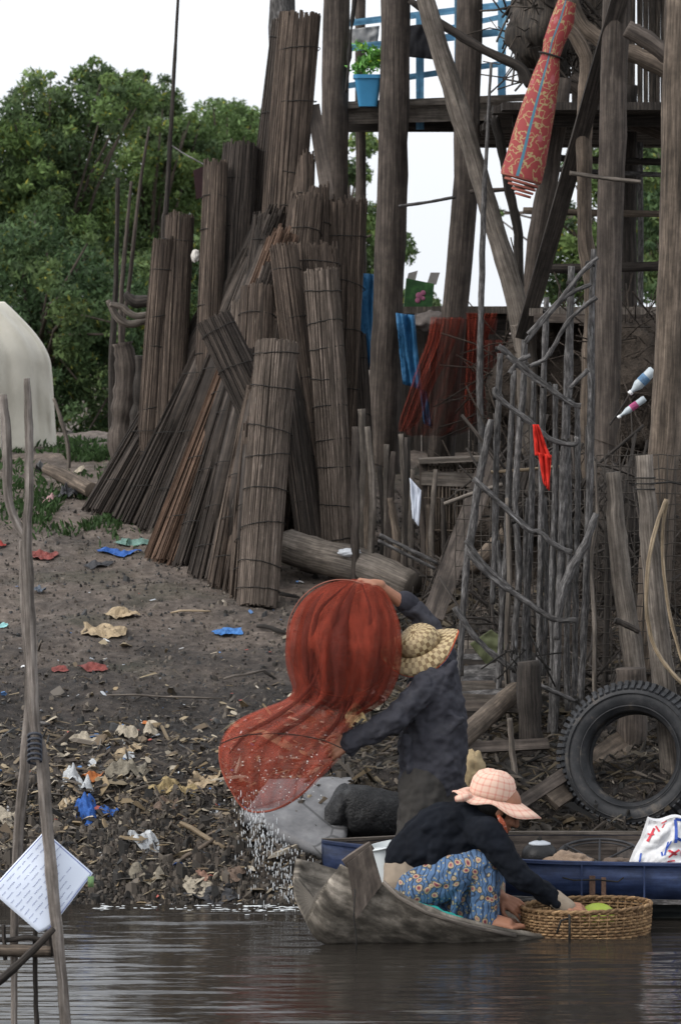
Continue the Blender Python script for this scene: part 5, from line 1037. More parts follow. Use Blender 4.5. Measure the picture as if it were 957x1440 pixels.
# --- the squatting person in the canoe, faces right
YW = 18.52
q_ = lambda x, y, d=0: P(x, y, YW + d)
E2 = empty('person', V((q_(640, 1300).x, YW, .03)), 'person squatting in black cardigan, floral skirt and pink plaid hat, reaching into the basket', 'person')
mb = MB(); hw_ = q_(704, 1136)
mb.chain([q_(580, 1245), q_(588, 1205), q_(625, 1168), q_(668, 1158), q_(690, 1146), q_(700, 1140)], [.12, .10, .115, .09, .05, .05])
rs, re, rw = q_(684, 1172, -.15), q_(728, 1230, -.20), q_(792, 1273, -.14); ls, le, lw = q_(692, 1170, .13), q_(690, 1232, .14), q_(704, 1262, .0)
mb.chain([rs, re, rw], [.05, .038, .025]); mb.chain([ls, le, lw], [.05, .038, .025]); mb.chain([rs, q_(680, 1160), ls], [.05, .06, .05])
for dy, x in ((-.12, 0), (.11, 6)):
    mb.chain([q_(585 + x, 1250, dy * .7), q_(682 + x, 1212, dy), q_(686 + x, 1296, dy)], [.09, .055, .036]); foot(mb, q_(686 + x, 1296, dy), q_(730 + x, 1308, dy - .04))
head(mb, hw_, (.80, .1, -.55), (.5, 0, .85))
hand(mb, rw, V((.95, .16, -.22)), V((.15, -.35, 1)), .165, .55, 1); hand(mb, lw, V((.8, -.1, -.45)), V((.3, -.8, .5)), .16, .55, 1)
fuse(mb, 'body', M_skin, E2, .0048, 2); eyes(hw_, (.80, .1, -.55), (.5, 0, .85), E2)
mb = MB(); mb.ball(hw_ + V((-.03, 0, .02)), (.10, .09, .095), 20, 14); mb.ball(hw_ + V((-.10, 0, -.03)), (.045, .045, .045), 14, 10); mb.obj('hair', M_hair, E2)
M_card = cloth('black_knit', (.0065, .008, .012, 1), .5, .3); M_beige = cloth('beige_shirt', (.27, .22, .17, 1), .5, .15)
mb = MB()
mb.chain([q_(594, 1212), q_(592, 1196), q_(620, 1170), q_(655, 1162), q_(680, 1160)], [.112, .135, .145, .125, .095]); mb.chain([q_(565, 1205, -.02), q_(590, 1180, 0)], [.085, .10])
mb.chain([q_(660, 1170, -.03), rs, re, q_(782, 1266, -.145)], [.10, .080, .060, .042]); mb.chain([q_(668, 1165, .05), ls, le], [.09, .075, .055])
mb.chain([q_(615, 1190, -.10), q_(612, 1240, -.10)], [.06, .045]); mb.chain([q_(650, 1185, -.08), q_(632, 1215, -.09)], [.07, .05]); mb.chain([q_(560, 1212, -.04), q_(555, 1208, .05)], [.05, .05]); mb.chain([q_(682, 1158), q_(694, 1150)], [.065, .055])
for a, b_ in (((600, 1165), (640, 1190)), ((640, 1150), (668, 1185)), ((690, 1190), (700, 1175))): mb.chain([q_(*a, -.11), q_(*b_, -.12)], [.03, .02])
fuse(mb, 'cardigan', M_card, E2, .006, 3, .024, ctexj)
mb = MB(); mb.chain([q_(572, 1240, -.02), q_(570, 1224, -.01)], [.118, .108]); fuse(mb, 'shirt_hem', M_beige, E2, .006, 3, .01)
mb = MB(); mb.chain([q_(780, 1264, -.145), q_(797, 1276, -.14)], [.044, .041]); fuse(mb, 'shirt_cuff', M_beige, E2, .005, 2, .006)
mb = MB(); mb.chain([q_(690, 1240, .12), q_(698, 1256, .04)], [.05, .042]); fuse(mb, 'shirt_cuff', M_beige, E2, .005, 2, .006)
def floral():
    m, n, l, b = newmat('floral_skirt'); v = n.new('ShaderNodeTexCoord').outputs['Object']; nz = tex(n, l, 'Noise', v, 9, 2, .5); vm = n.new('ShaderNodeVectorMath'); vm.operation = 'MULTIPLY_ADD'; vm.inputs[1].default_value = (.05, .05, .05); l.new(nz.outputs['Color'], vm.inputs[0]); l.new(v, vm.inputs[2])
    big = tex(n, l, 'Voronoi', vm.outputs[0], 21); r = ramp(n, [(.0, (.03, .02, .02)), (.10, (.17, .04, .06)), (.20, (.34, .17, .14)), (.28, (.42, .35, .22)), (.36, (.035, .03, .04)), (.41, (.085, .15, .27))]); l.new(big.outputs['Distance'], r.inputs[0])
    sm = tex(n, l, 'Voronoi', vm.outputs[0], 52); r2 = ramp(n, [(.22, (1, 1, 1)), (.30, (0, 0, 0))]); l.new(sm.outputs['Distance'], r2.inputs[0])
    r3 = ramp(n, [(.36, (0, 0, 0)), (.42, (1, 1, 1))]); l.new(big.outputs['Distance'], r3.inputs[0]); f = n.new('ShaderNodeMath'); f.operation = 'MULTIPLY'; l.new(r2.outputs[0], f.inputs[0]); l.new(r3.outputs[0], f.inputs[1])
    c = mixc(n, l, f.outputs[0], r.outputs[0], (.36, .31, .18, 1)); t = tex(n, l, 'Wave', vm.outputs[0], 14); t.inputs['Distortion'].default_value = 9; r4 = ramp(n, [(.80, (0, 0, 0)), (.88, (.8, .8, .8))]); l.new(t.outputs[0], r4.inputs[0]); f2 = n.new('ShaderNodeMath'); f2.operation = 'MULTIPLY'; l.new(r4.outputs[0], f2.inputs[0]); l.new(r3.outputs[0], f2.inputs[1])
    c = mixc(n, l, f2.outputs[0], c, (.02, .03, .05, 1)); l.new(c, b.inputs['Base Color']); b.inputs['Roughness'].default_value = .8; b.inputs['Specular IOR Level'].default_value = .2
    t2 = tex(n, l, 'Noise', v, 10, 2, .4); bump(n, l, b, t2.outputs[0], .6, .04); return m
mb = MB(); mb.chain([q_(572, 1262), q_(600, 1262)], [.125, .12])
for dy, x in ((-.11, 0), (.10, 6)): mb.chain([q_(585 + x, 1252, dy * .6), q_(640 + x, 1228, dy), q_(676 + x, 1214, dy), q_(682 + x, 1250, dy), q_(680 + x, 1296, dy)], [.12, .10, .082, .078, .07])
mb.chain([q_(640, 1250), q_(660, 1285)], [.12, .10]); mb.chain([q_(610, 1285), q_(660, 1292)], [.08, .075]); mb.chain([q_(685, 1215, -.1), q_(690, 1215, .1)], [.07, .07])
for a, b_ in (((655, 1212), (635, 1290)), ((690, 1230), (694, 1290)), ((600, 1240), (580, 1275)), ((670, 1225), (664, 1290))): mb.chain([q_(*a, -.17), q_(*b_, -.15)], [.022, .018])
fuse(mb, 'skirt', floral(), E2, .006, 3, .02)
def plaid():
    m, n, l, b = newmat('pink_plaid'); uv = n.new('ShaderNodeTexCoord').outputs['UV']; sx = n.new('ShaderNodeSeparateXYZ'); l.new(uv, sx.inputs[0]); outs = []
    for k, fq in ((0, 30), (1, 30)):
        ml = n.new('ShaderNodeMath'); ml.operation = 'MULTIPLY'; ml.inputs[1].default_value = fq; l.new(sx.outputs[k], ml.inputs[0]); fr = n.new('ShaderNodeMath'); fr.operation = 'FRACT'; l.new(ml.outputs[0], fr.inputs[0])
        r = ramp(n, [(.25, (0, 0, 0)), (.32, (1, 1, 1)), (.5, (1, 1, 1)), (.57, (0, 0, 0))]); l.new(fr.outputs[0], r.inputs[0]); outs.append(r.outputs[0])
    c = mixc(n, l, outs[0], (.66, .46, .36, 1), (.58, .27, .21, 1)); c2 = mixc(n, l, .45, c, mixc(n, l, outs[1], (.68, .48, .38, 1), (.57, .24, .19, 1))); l.new(c2, b.inputs['Base Color']); b.inputs['Roughness'].default_value = .85
    t = tex(n, l, 'Noise', uv, 8, 2, .5); bump(n, l, b, t.outputs[0], .4, .02); return m
plm = plaid()
hat(E2, q_(690, 1120, 0), (.22, -.10, .95), (1, 0, 0), [(.108, 0), (.110, .03), (.106, .07), (.088, .103), (.055, .122), (.02, .129)], lambda a: (.165 + .07 * max(0, math.cos(a)) ** 1.2 + .018 * math.cos(a * 2), -.018 - .035 * max(0, math.cos(a)) ** 2 - .012 * math.sin(a * 5)), plm, plm)
mb = MB(); mb.tube([q_(662, 1118, -.085), q_(650, 1122, -.10), q_(640, 1124, -.09)], [.012, .022, .014], 8); mb.obj('hat_bow', plm, E2)
sm_ = plain('scarf', (.5, .12, .06, 1), .6, 60, .8, c2=(.6, .5, .45, 1)); mb = MB(); mb.tube([q_(700, 1146, -.09), q_(706, 1158, -.10), q_(711, 1172, -.09)], [.008, .016, .010], 8, flat=.5); mb.obj('scarf', sm_, E2)
# ------------------------------------------------------------ the red net
def rednet():
    e = empty('cast_net', P(430, 1140, 19.1), 'translucent red fishing net billowing from the standing person’s hands'.replace('’', "'"), 'fishing net')
    secs = [(497, 814, 513, 816, .02), (455, 822, 538, 828, .07), (424, 845, 553, 855, .13), (408, 880, 560, 885, .17), (403, 915, 560, 920, .19), (405, 945, 556, 950, .19), (411, 970, 540, 985, .18), (398, 985, 505, 1010, .15), (362, 1000, 488, 1035, .14), (325, 1020, 483, 1052, .15), (308, 1055, 470, 1072, .16), (314, 1095, 445, 1098, .14), (332, 1122, 420, 1120, .11), (352, 1140, 398, 1136, .05)]
    fl = cr([tuple(map(float, s)) for s in secs], 6)
    def shell(sc_, name, mat, f0, k0, k1, amp, ph):
        rings = []
        for k, (x0, y0, x1, y1, d) in enumerate(fl[k0:k1]):
            k += k0; yo = YM + .05 - .17 * min(1, k / 22); A, B = P(x0, y0, yo), P(x1, y1, yo); c = (A + B) / 2 + V((0, .0, 0)); h = (B - A) / 2 * sc_; d = d * sc_; ring = []
            for i in range(96):
                a = 6.2832 * i / 96; env = min(1, k / 16); fo = 1 + amp * env * (math.sin(a * 7 + k * .03 + ph + 1.5 * noise.noise(V((k * .05, a, 0)))) * .5 + math.sin(a * 15 - k * .05 + ph * 2) * .3 + .9 * noise.noise(V((k * .06, math.cos(a) * 2, math.sin(a) * 2 + ph))))
                ring.append(c + h * math.cos(a) * (1 + (fo - 1) * .35) + V((0, -1, 0)) * d * math.sin(a) * (1 + (fo - 1) * 1.6))
            rings.append(ring)
        mb = MB(); mb.rings(rings, cap=False, us=1.0); mb.obj(name, mat, e)
    shell(1.0, 'outer_layer', M_red, 0, 0, 41, .20, 0); shell(1.0, 'wet_skirt', M_reds, 0, 40, len(fl), .20, 0)
    shell(.84, 'inner_layer', M_red2, 0, 3, 42, .34, 2)
    shell(.93, 'inner_layer', netting('red_net_thin', (.36, .07, .035, 1), .12), 0, 40, len(fl) - 2, .3, 4)
    # gathered folds and the lead line
    random.seed(8)
    for pts in ([(500, 818), (478, 850), (462, 900), (455, 950), (445, 985)], [(508, 820), (520, 860), (515, 920), (495, 975), (482, 1010)], [(490, 820), (448, 860), (440, 905), (436, 960)], [(455, 900), (440, 960), (400, 1000), (350, 1030), (322, 1060)], [(470, 950), (440, 1000), (395, 1030), (350, 1060)], [(500, 900), (480, 1000), (455, 1040)]):
        mb = MB(); q = cr([(float(a), float(b_)) for a, b_ in pts], 6); mb.tube([P(x, y, YM - .12 - .17 * math.sin(math.pi * min(1, max(0, (y - 815) / 320)) * .8 + .3)) for x, y in q], [.002 + .009 * math.sin(math.pi * k / len(q)) for k in range(len(q))], 8, flat=.5, jit=.2); mb.obj('gathered_fold', M_red2, e)
    mb = MB(); mb.tube([P(x, y, YM - .28) for x, y in cr([(310., 1046.), (345., 1034.), (400., 1032.), (450., 1040.), (480., 1052.)], 6)], .0028, 5); mb.obj('head_line', M_rope, e)
    M_lead = netting('red_edge', (.42, .12, .08, 1), .9); mb = MB(); mb.tube([P(x, y, YM - .14) for x, y in cr([(309., 1050.), (310., 1075.), (322., 1105.), (345., 1138.), (380., 1140.), (420., 1120.), (450., 1088.), (478., 1060.)], 6)], .006, 6); mb.obj('lead_line', M_lead, e)
    mb = MB(); c = [P(480 + 77 * math.cos(a), 897 + 82 * math.sin(a), YM - .02) for a in [6.2832 * k / 60 for k in range(61)]]; mb.tube(c, .0035, 6); mb.obj('hoop_line', plain('hoopline', (.25, .10, .07, 1), .2), e)
    mb = MB(); random.seed(3)
    for _ in range(120):
        a, b_ = random.random(), random.random(); x = 315 + 140 * a; y = 1050 + 80 * b_; 
        if x + y * .9 < 1290: continue
        mb.ball(P(x, y, YM - .3 + .1 * random.random()), random.uniform(.0015, .0045), 6, 4)
    mb.obj('caught_drops', plain('wet_white', (.6, .6, .58, 1), .1, 8, .2), e)
rednet()
mb = MB(); random.seed(12)
for _ in range(520):
    t = random.random() ** .8; x = 345 + 95 * t * random.uniform(.4, 1.1) + random.gauss(0, 10 + 12 * t); y = 1125 + 145 * t + random.gauss(0, 8); Y = YM - .1 + random.uniform(-.15, .05)
    p = P(x, y, Y)
    if p.z < .01: continue
    r = random.uniform(.0009, .0022); mb.ball(p, (r, r, r * random.uniform(2, 9)), 6, 4)
mw, n_w, l_w, b_w = newmat('drops'); b_w.inputs['Base Color'].default_value = (.75, .78, .8, 1); b_w.inputs['Roughness'].default_value = .1
tag(mb.obj('water_drops', mw), 'spray of white water drops falling from the net', 'water spray', kind='stuff')
mb = MB(); random.seed(14)
for _ in range(150):
    x = random.choice([random.uniform(110, 430), random.gauss(370, 40)]); y = random.gauss(1277, 3 + 3 * random.random()); p = P(x, y, 19.3); Y = CAMH / math.tan(PITCH + math.atan((y - 720) / F)); p = P(x, y, Y); r = random.uniform(.002, .0055)
    mb.ball((p.x, p.y, .002), (r * random.uniform(1, 6), r, .002), 6, 4)
tag(mb.obj('foam', mw), 'flecks of white foam floating along the water line', 'foam', kind='stuff')
# ------------------------------------------------------------ left foreground: forked poles and the sheet
YS = 15.9
def long_pole(name, label, parts):
    e = empty(name, V((P(*parts[0][0][-1], YS).x, YS, -.3)), label, 'pole')
    for k, (pts, w_, dy, mat) in enumerate(parts):
        random.seed(300 + k); mb = MB(); stick_mb(mb, pts, w_, YS + dy, knots=.06, jit=.4, seg=12); mb.obj('branch' if k else 'shaft', mat, e)
W_fg = wood('foreground_pole', (.16, .14, .125, 1), (.27, .245, .225, 1), 60, 3)
long_pole('forked_pole', 'tall pale forked pole in the left foreground with the white sheet against it', [([(38, 532), (41, 600), (41, 690), (38, 760), (42, 850), (46, 950), (50, 1025), (58, 1060), (66, 1150), (78, 1280), (88, 1380), (98, 1500)], [9, 12, 13, 14, 16, 16, 15, 19, 18, 17, 16, 16], 0, W_fg), ([(4, 555), (10, 620), (12, 700), (24, 735), (38, 760)], [12, 14, 13, 12, 12], .01, W_fg)])
stick('thin_pole', 'second pale pole in the left foreground leaning behind the forked one', 'pole', [(32, 760), (36, 860), (42, 960), (38, 1040), (28, 1150), (22, 1260), (20, 1380), (22, 1500)], [10, 14, 14, 16, 15, 14, 10, 9], YS + .12, W_fg, None, 310, seg=10)
mb = MB(); mb.tube([P(49 + 9 * math.cos(a), 1035 + q * 7 + 4 * math.sin(a), YS - .03 + .03 * math.sin(a)) for q in range(6) for a in [6.2832 * k / 10 for k in range(11)]], .006, 6); tag(mb.obj('pole_lashing', plain('dark_lash', (.06, .065, .08, 1), .3)), 'dark lashing wound round the forked pole', 'lashing')
stick('bamboo_rail', 'short horizontal bamboo rail at the bottom left edge', 'rail', [(-30, 1336), (20, 1337), (72, 1338)], 17, YS + .05, W_tan, None, 311, seg=12)
stick('dark_stick', 'dark wet stick slanting up to the sheet at bottom left', 'stick', [(-30, 1400), (20, 1362), (76, 1306)], [14, 12, 9], YS - .08, W_dark, None, 312)
stick('dark_stick', 'thin dark stick standing in the water below the sheet', 'stick', [(50, 1300), (50, 1380), (54, 1500)], 7, YS + .1, W_dark, None, 313)
mb = MB(); stick_mb(mb, [(-20, 1318), (10, 1322), (40, 1318), (70, 1326)], 8, YS + .08); stick_mb(mb, [(5, 1300), (8, 1350)], 6, YS + .06); stick_mb(mb, [(68, 1290), (72, 1345)], 12, YS + .06); tag(mb.obj('stick_cluster', W_dark), 'tied cluster of dark sticks under the white sheet', 'sticks')
def sheet_():
    A, B, Cc, D = P(63, 1168, YS + .05), P(131, 1228, YS + .07), P(62, 1318, YS - .02), P(-14, 1252, YS - .02)
    e = empty('laminated_sheet', Cc, 'white laminated sheet of handwriting hanging askew on the forked pole', 'paper')
    n = (B - A).cross(D - A).normalized(); n = -n if n.y > 0 else n
    def s(u, v, off=0):   # u along A-B (right), v along A-D (down left)
        p = A.lerp(B, u).lerp(D.lerp(Cc, u), v); return p + n * (off + .016 * math.sin(u * 3.1) * math.sin(v * 2.4 + .3) + .006 * noise.noise(V((u * 3, v * 3, 1))))
    M_p, n1, l1, b1 = newmat('laminated_paper'); b1.inputs['Base Color'].default_value = (.72, .78, .90, 1); b1.inputs['Roughness'].default_value = .3
    mb = MB(); k = 18; i0 = len(mb.v)
    def ss(u, v):
        # rounded lower corner
        if v > .75 and u > .0:
            t = (v - .75) / .25; u = .0 + (u) * (1 - .10 * t * t) + .0
        return s(u, v)
    mb.grid(ss, k, k); o = mb.obj('paper', M_p, e); md = o.modifiers.new('t', 'SOLIDIFY'); md.thickness = .002
    mb = MB()
    for a, b_, w2 in (((.02, .02), (.98, .02), .006), ((.98, .02), (.98, .98), .006), ((.02, .02), (.02, .98), .006)):
        q = [(a[0] - (w2 if a[0] == b_[0] else 0), a[1] - (w2 if a[1] == b_[1] else 0)), (a[0] + (w2 if a[0] == b_[0] else 0), a[1] + (w2 if a[1] == b_[1] else 0)), (b_[0] + (w2 if a[0] == b_[0] else 0), b_[1] + (w2 if a[1] == b_[1] else 0)), (b_[0] - (w2 if a[0] == b_[0] else 0), b_[1] - (w2 if a[1] == b_[1] else 0))]
        for t in range(8):
            f = lambda c0, c1, t_: (c0[0] + (c1[0] - c0[0]) * t_, c0[1] + (c1[1] - c0[1]) * t_); i = mb.add([s(*f(q[0], q[3], t / 8), .003), s(*f(q[1], q[2], t / 8), .003), s(*f(q[1], q[2], (t + 1) / 8), .003), s(*f(q[0], q[3], (t + 1) / 8), .003)]); mb.face((i, i + 1, i + 2, i + 3), [(0, 0)] * 4)
    mb.obj('border_line', plain('border_ink', (.22, .26, .5, 1), .1), e)
    # rows of handwriting run along v (lower left to upper right), each word a wavering pen stroke
    mb = MB(); random.seed(19)
    for r in range(11):
        u = .09 + .083 * r; v = .95 if r < 9 else random.uniform(.6, .7); vend = [.12, .1, .5, .08, .1, .2, .3, .1, .35, .3, .4][r]
        while v > vend:
            L = random.uniform(.06, .16)
            pts = []; m = int(L * 130)
            for k in range(m): pts.append(s(u + .012 * math.sin(k * 2.1 + r) * random.uniform(.3, 1.2), v - L * k / m, .003))
            if len(pts) > 3: mb.tube(pts, .0006, 4)
            v -= L + random.uniform(.02, .05)
    mb.obj('writing', plain('pen_ink', (.12, .15, .34, 1), .2), e)
    mb = MB(); c = P(128, 1240, YS + .06); mb.box(c, (.012, 0, 0), (0, .004, 0), (0, 0, .022)); mb.obj('green_clip', plain('green_clip', (.18, .3, .13, 1), .1), e)
sheet_()
# ------------------------------------------------------------ litter on the bank
def G(px, py):
    Y = Yg(py); p = P(px, py, Y); p.z = zg(p.x, p.y); return p
LM = {}
def lm(name, c, rough=.6, var=.2):
    if name not in LM: LM[name] = plain('litter_' + name, sc(c, .8), .45, 26, rough, .8, c2=sc(c, 1.05))
    return LM[name]
def litter(name, label, px, py, wpx, dm, mat, seed, h=.03, cat=None, group='litter strewn on the mud', rag=.35):
    random.seed(seed); c = G(px, py); r = M(wpx, c.y) / 2; mb = MB(); N = 30; K = 10; rot = random.uniform(-.5, .5)
    def pt(i, k):
        a = 6.2832 * i / N; q = k / K * (1 + rag * noise.noise(V((math.cos(a) * 1.6, math.sin(a) * 1.6, seed))) + rag * .5 * noise.noise(V((math.cos(a) * 5, math.sin(a) * 5, seed))))
        x = c.x + r * q * math.cos(a); y = c.y + dm / 2 * q * math.sin(a) + r * q * math.cos(a) * rot * .4
        z = zg(x, y) + .008 + 1.5 * h * max(0, .35 + 1.1 * noise.noise(V((x * 14, y * 14, seed))) + .45 * noise.noise(V((x * 40, y * 40, seed)))) * (1.1 - .6 * k / K)
        return V((x, y, z))
    for k in range(K + 1): mb.add([pt(i, k if k else .02) for i in range(N)])
    for k in range(K):
        for i in range(N): j = (i + 1) % N; mb.face((k * N + i, k * N + j, (k + 1) * N + j, (k + 1) * N + i), [(0, 0), (.1, 0), (.1, .1), (0, .1)])
    return tag(mb.obj(name, mat, smooth=False), label, cat or name.split('_')[-1], group)
tan, cream, blue, red, org, wh, teal, bl2, grey, dk, yel = lm('tan', (.42, .32, .20, 1)), lm('cream', (.45, .39, .30, 1)), lm('blue', (.03, .12, .42, 1)), lm('red', (.35, .04, .03, 1)), lm('orange', (.5, .16, .04, 1)), lm('white', (.55, .57, .58, 1), .5), lm('teal', (.16, .28, .24, 1)), lm('skyblue', (.06, .2, .5, 1)), lm('grey', (.25, .25, .25, 1)), lm('dark', (.05, .05, .055, 1)), lm('straw', (.36, .27, .13, 1))
LT = [('paper_bag', 'flat torn tan paper bag lying alone on the bare mud', 146, 893, 62, .30, tan, .03), ('paper_bag', 'upper flap of the torn tan paper bag', 172, 870, 50, .22, tan, .03),
 ('plastic_sheet', 'bright blue plastic sheet in front of the leftmost slat bundles', 164, 777, 62, .20, blue, .02), ('plastic_sheet', 'pale green plastic sheet beside the bright blue one', 186, 763, 56, .14, teal, .03), ('plastic_strip', 'twisted blue plastic strip left of the front mat roll', 320, 888, 40, .12, bl2, .03),
 ('red_rag', 'faded red rag lying mid slope on the dark mud', 130, 943, 42, .16, lm('dullred', (.22, .05, .04, 1)), .02), ('red_rag', 'small red scrap left of the mid slope red rag', 85, 948, 24, .1, lm('dullred', (.2, .05, .04, 1)), .02), ('red_rag', 'dull red net scrap at the far left below the tarp', 62, 785, 44, .25, lm('dullred', (.2, .05, .04, 1)), .03), ('red_rag', 'red scrap at the left picture edge', 2, 772, 14, .1, red, .03),
 ('blue_rag', 'crumpled blue rag above the water on the left', 122, 1150, 32, .16, blue, .07), ('blue_rag', 'thin blue strip trailing from the crumpled blue rag', 152, 1140, 30, .05, blue, .03), ('blue_scrap', 'small blue scrap near the waterline in the middle', 252, 1226, 20, .06, blue, .04),
 ('plastic_cup', 'white round plastic cup lying on the left slope', 102, 1097, 26, .12, wh, .07), ('plastic_cup', 'white crushed tub right of the round white cup', 120, 1122, 28, .12, wh, .07), ('orange_wrapper', 'orange wrapper right of the white cups', 130, 1090, 30, .09, org, .03), ('orange_wrapper', 'small orange peel on the upper part of the rubbish belt', 205, 1022, 12, .06, org, .02),
 ('dry_leaf', 'pale dry leaf curled at the middle of the rubbish belt', 178, 1036, 30, .15, cream, .07), ('dry_leaf', 'pale folded leaf right of the curled one', 212, 1040, 24, .16, cream, .06), ('dry_leaf', 'long cream leaf strip at the left of the rubbish belt', 115, 1042, 60, .08, cream, .04), ('dry_leaf', 'flat tan leaf pile right of the cream strip', 180, 1063, 50, .12, tan, .04),
 ('white_wrapper', 'white wrapper on the flat tan leaves', 178, 1068, 22, .06, wh, .03), ('dry_leaf', 'large grey tan leaf sheath in the rubbish belt', 172, 1088, 60, .14, lm('greytan', (.24, .21, .16, 1)), .06), ('dry_leaf', 'broad straw coloured leaf right of the centre', 230, 1110, 60, .14, yel, .04), ('dry_leaf', 'golden leaf scrap above the long twig', 258, 1118, 50, .1, yel, .04),
 ('dry_leaf', 'square tan leaf under the left edge of the red net', 285, 1102, 46, .14, tan, .04), ('white_scrap', 'tiny white scrap under the orange peel', 130, 1073, 14, .05, wh, .03), ('white_scrap', 'white paper shard left of the falling water', 303, 1140, 14, .05, wh, .03), ('grey_sheet', 'grey white bent plastic piece near the waterline', 205, 1197, 46, .10, wh, .05),
 ('dry_leaf', 'greenish tan leaf near the waterline in the middle', 205, 1242, 46, .12, lm('greytan', (.24, .21, .16, 1)), .05), ('dry_leaf', 'pale leaf at the waterline by the falling drops', 278, 1252, 48, .1, cream, .03), ('dry_leaf', 'cream stalk piece at the left picture edge above the sheet', 14, 1158, 40, .1, cream, .05), ('dry_leaf', 'tan leaf half under the far left pole', 95, 1142, 30, .08, tan, .04),
 ('brown_scrap', 'pinkish brown scrap just above the waterline', 285, 1234, 24, .06, lm('pinkbrown', (.32, .18, .13, 1)), .03), ('brown_scrap', 'brown leaf scrap on the right of the belt', 235, 1145, 36, .1, lm('brown', (.16, .11, .08, 1)), .05), ('brown_scrap', 'mottled brown sheath beside the greenish leaf', 330, 1240, 34, .1, lm('brown', (.16, .11, .08, 1)), .05), ('dark_rag', 'black rag lying on the mud behind the blue sheet', 140, 795, 38, .1, dk, .03), ('dark_rag', 'dark rag at the waterline', 300, 1262, 80, .1, dk, .03),
 ('dark_bucket', 'dark squashed tub left of the slat bundles', 93, 703, 30, .15, dk, .09), ('dark_bucket', 'grey stone lump by the bamboo log', 60, 668, 26, .15, lm('stone', (.12, .12, .12, 1)), .09), ('white_wrapper', 'red and white wrapper below the bamboo log', 72, 706, 26, .12, lm('redwhite', (.5, .3, .3, 1)), .05), ('white_wrapper', 'cream wrapper by the foot of the bamboo log', 112, 662, 16, .12, cream, .04), ('white_wrapper', 'tiny turquoise lid at the left picture edge', 5, 876, 12, .08, lm('turq', (.3, .6, .6, 1)), .02), ('stone', 'blue grey stone on the bare mud at left', 55, 836, 18, .1, lm('bluegrey', (.10, .12, .15, 1)), .04),
 ('white_wrapper', 'pink and cream wrapper behind the sleeve of the standing person', 530, 990, 26, .12, lm('pinkcream', (.5, .36, .33, 1)), .05), ('dry_leaf', 'yellow leaf behind the lower hand of the standing person', 500, 1025, 30, .14, yel, .08), ('dry_leaf', 'grey green leaf by the yellow leaf behind the person', 520, 1008, 36, .14, lm('greytan', (.24, .21, .16, 1)), .05)]
for i, (nm, lb, x, y, w2, d, mt, h) in enumerate(LT): litter(nm, lb, x, y, w2, d, mt, 400 + i, h)
def gstick(name, label, a, b_, w2, mat, seed, lift=.02):
    random.seed(seed); A, B = G(*a), G(*b_); A.z += lift; B.z += lift; mid = (A + B) / 2; mid.z = max(mid.z, zg(mid.x, mid.y) + lift); mb = MB(); r = M(w2, A.y) / 2; mb.tube([A, A.lerp(mid, .5) + V((0, 0, .006)), mid, mid.lerp(B, .5), B], [r * .8, r, r * .95, r, r * .7], 7, jit=.1); tag(mb.obj(name, mat), label, 'stick', 'sticks lying on the mud')
for i, (lb, a, b_, w2, mt) in enumerate([('pale bamboo stick pointing down right near the waterline', (254, 1168), (316, 1204), 8, W_bam), ('thin tan twig level with the lower end of the pale bamboo stick', (285, 1182), (338, 1183), 5, W_tan), ('short tan stick right of the bamboo stick end', (318, 1202), (352, 1203), 6, W_tan), ('tan stick crossing below the bamboo stick', (250, 1212), (300, 1196), 7, W_tan), ('dark stick left of the red net on the upper slope', (362, 886), (402, 897), 7, W_dark), ('long thin pale twig across the mid slope', (150, 986), (310, 988), 3, W_pale), ('thin pale twig on the bare upper mud', (240, 863), (296, 866), 3, W_bam), ('black twig sticking out of the foot of the front mat roll', (364, 832), (420, 846), 6, W_dark), ('curved pale root on the mid slope', (315, 962), (372, 948), 4, W_pale), ('grey dead stalk on the left slope', (30, 1015), (70, 1022), 5, W_grey)]): gstick('lying_stick', lb, a, b_, w2, mt, 500 + i)
# countless small rubble, chips and leaf scraps
def scatter(name, label, cat, n, size, cols, region, seed, flat=.4, long=1.0, lift=.0, wts=None):
    rng = np.random.default_rng(seed); random.seed(seed); vs = []; fs = []; cc = []; made = 0
    while made < n:
        px, py = region(rng)
        if py > 1290 or py < 640: continue
        a_ = PITCH + math.atan((py - 720) / F); Y = Yq(py); p = P(px, py, Y)
        if name == 'rubble' and p.x > .2 and Y < 19.7: continue
        z = zg(p.x, p.y)
        if z < -.02: continue
        made += 1; s_ = size * rng.lognormal(0, .5); b0 = len(vs); rot = rng.random() * 6.28; tx, ty = rng.normal(0, .35, 2); k = 6; c = cols[rng.integers(len(cols))]; br = rng.uniform(.6, 1.35)
        cr_, sr = math.cos(rot), math.sin(rot); top = []
        for i in range(k):
            a = 6.2832 * i / k + rng.uniform(-.3, .3); r = s_ * rng.uniform(.6, 1.1); lx, ly = math.cos(a) * r * long, math.sin(a) * r; x = lx * cr_ - ly * sr; y = lx * sr + ly * cr_; top.append((x, y, x * tx + y * ty))
        for x, y, h in top: vs.append((p.x + x, p.y + y, z + h - s_ * flat * .6 + lift))
        for x, y, h in top: vs.append((p.x + x * .75, p.y + y * .75, z + h + s_ * flat * rng.uniform(.7, 1.3) + lift))
        for i in range(k): j = (i + 1) % k; fs.append((b0 + i, b0 + j, b0 + k + j, b0 + k + i))
        fs.append(tuple(b0 + k + i for i in range(k))); cc += [(c[0] * br, c[1] * br, c[2] * br, 1)] * (2 * k)
    me = bpy.data.meshes.new(name); me.from_pydata(vs, [], fs); a = me.attributes.new('col', 'FLOAT_COLOR', 'POINT'); a.data.foreach_set('color', np.array(cc, dtype='f4').reshape(-1)); me.materials.append(M_chip)
    o = bpy.data.objects.new(name, me); C.objects.link(o); tag(o, label, cat, kind='stuff')
M_chip = vcol('chips', transl=0, rough=.8)
_ys = np.arange(640, 1292, 2.); _yv = [Yg(y) for y in _ys]
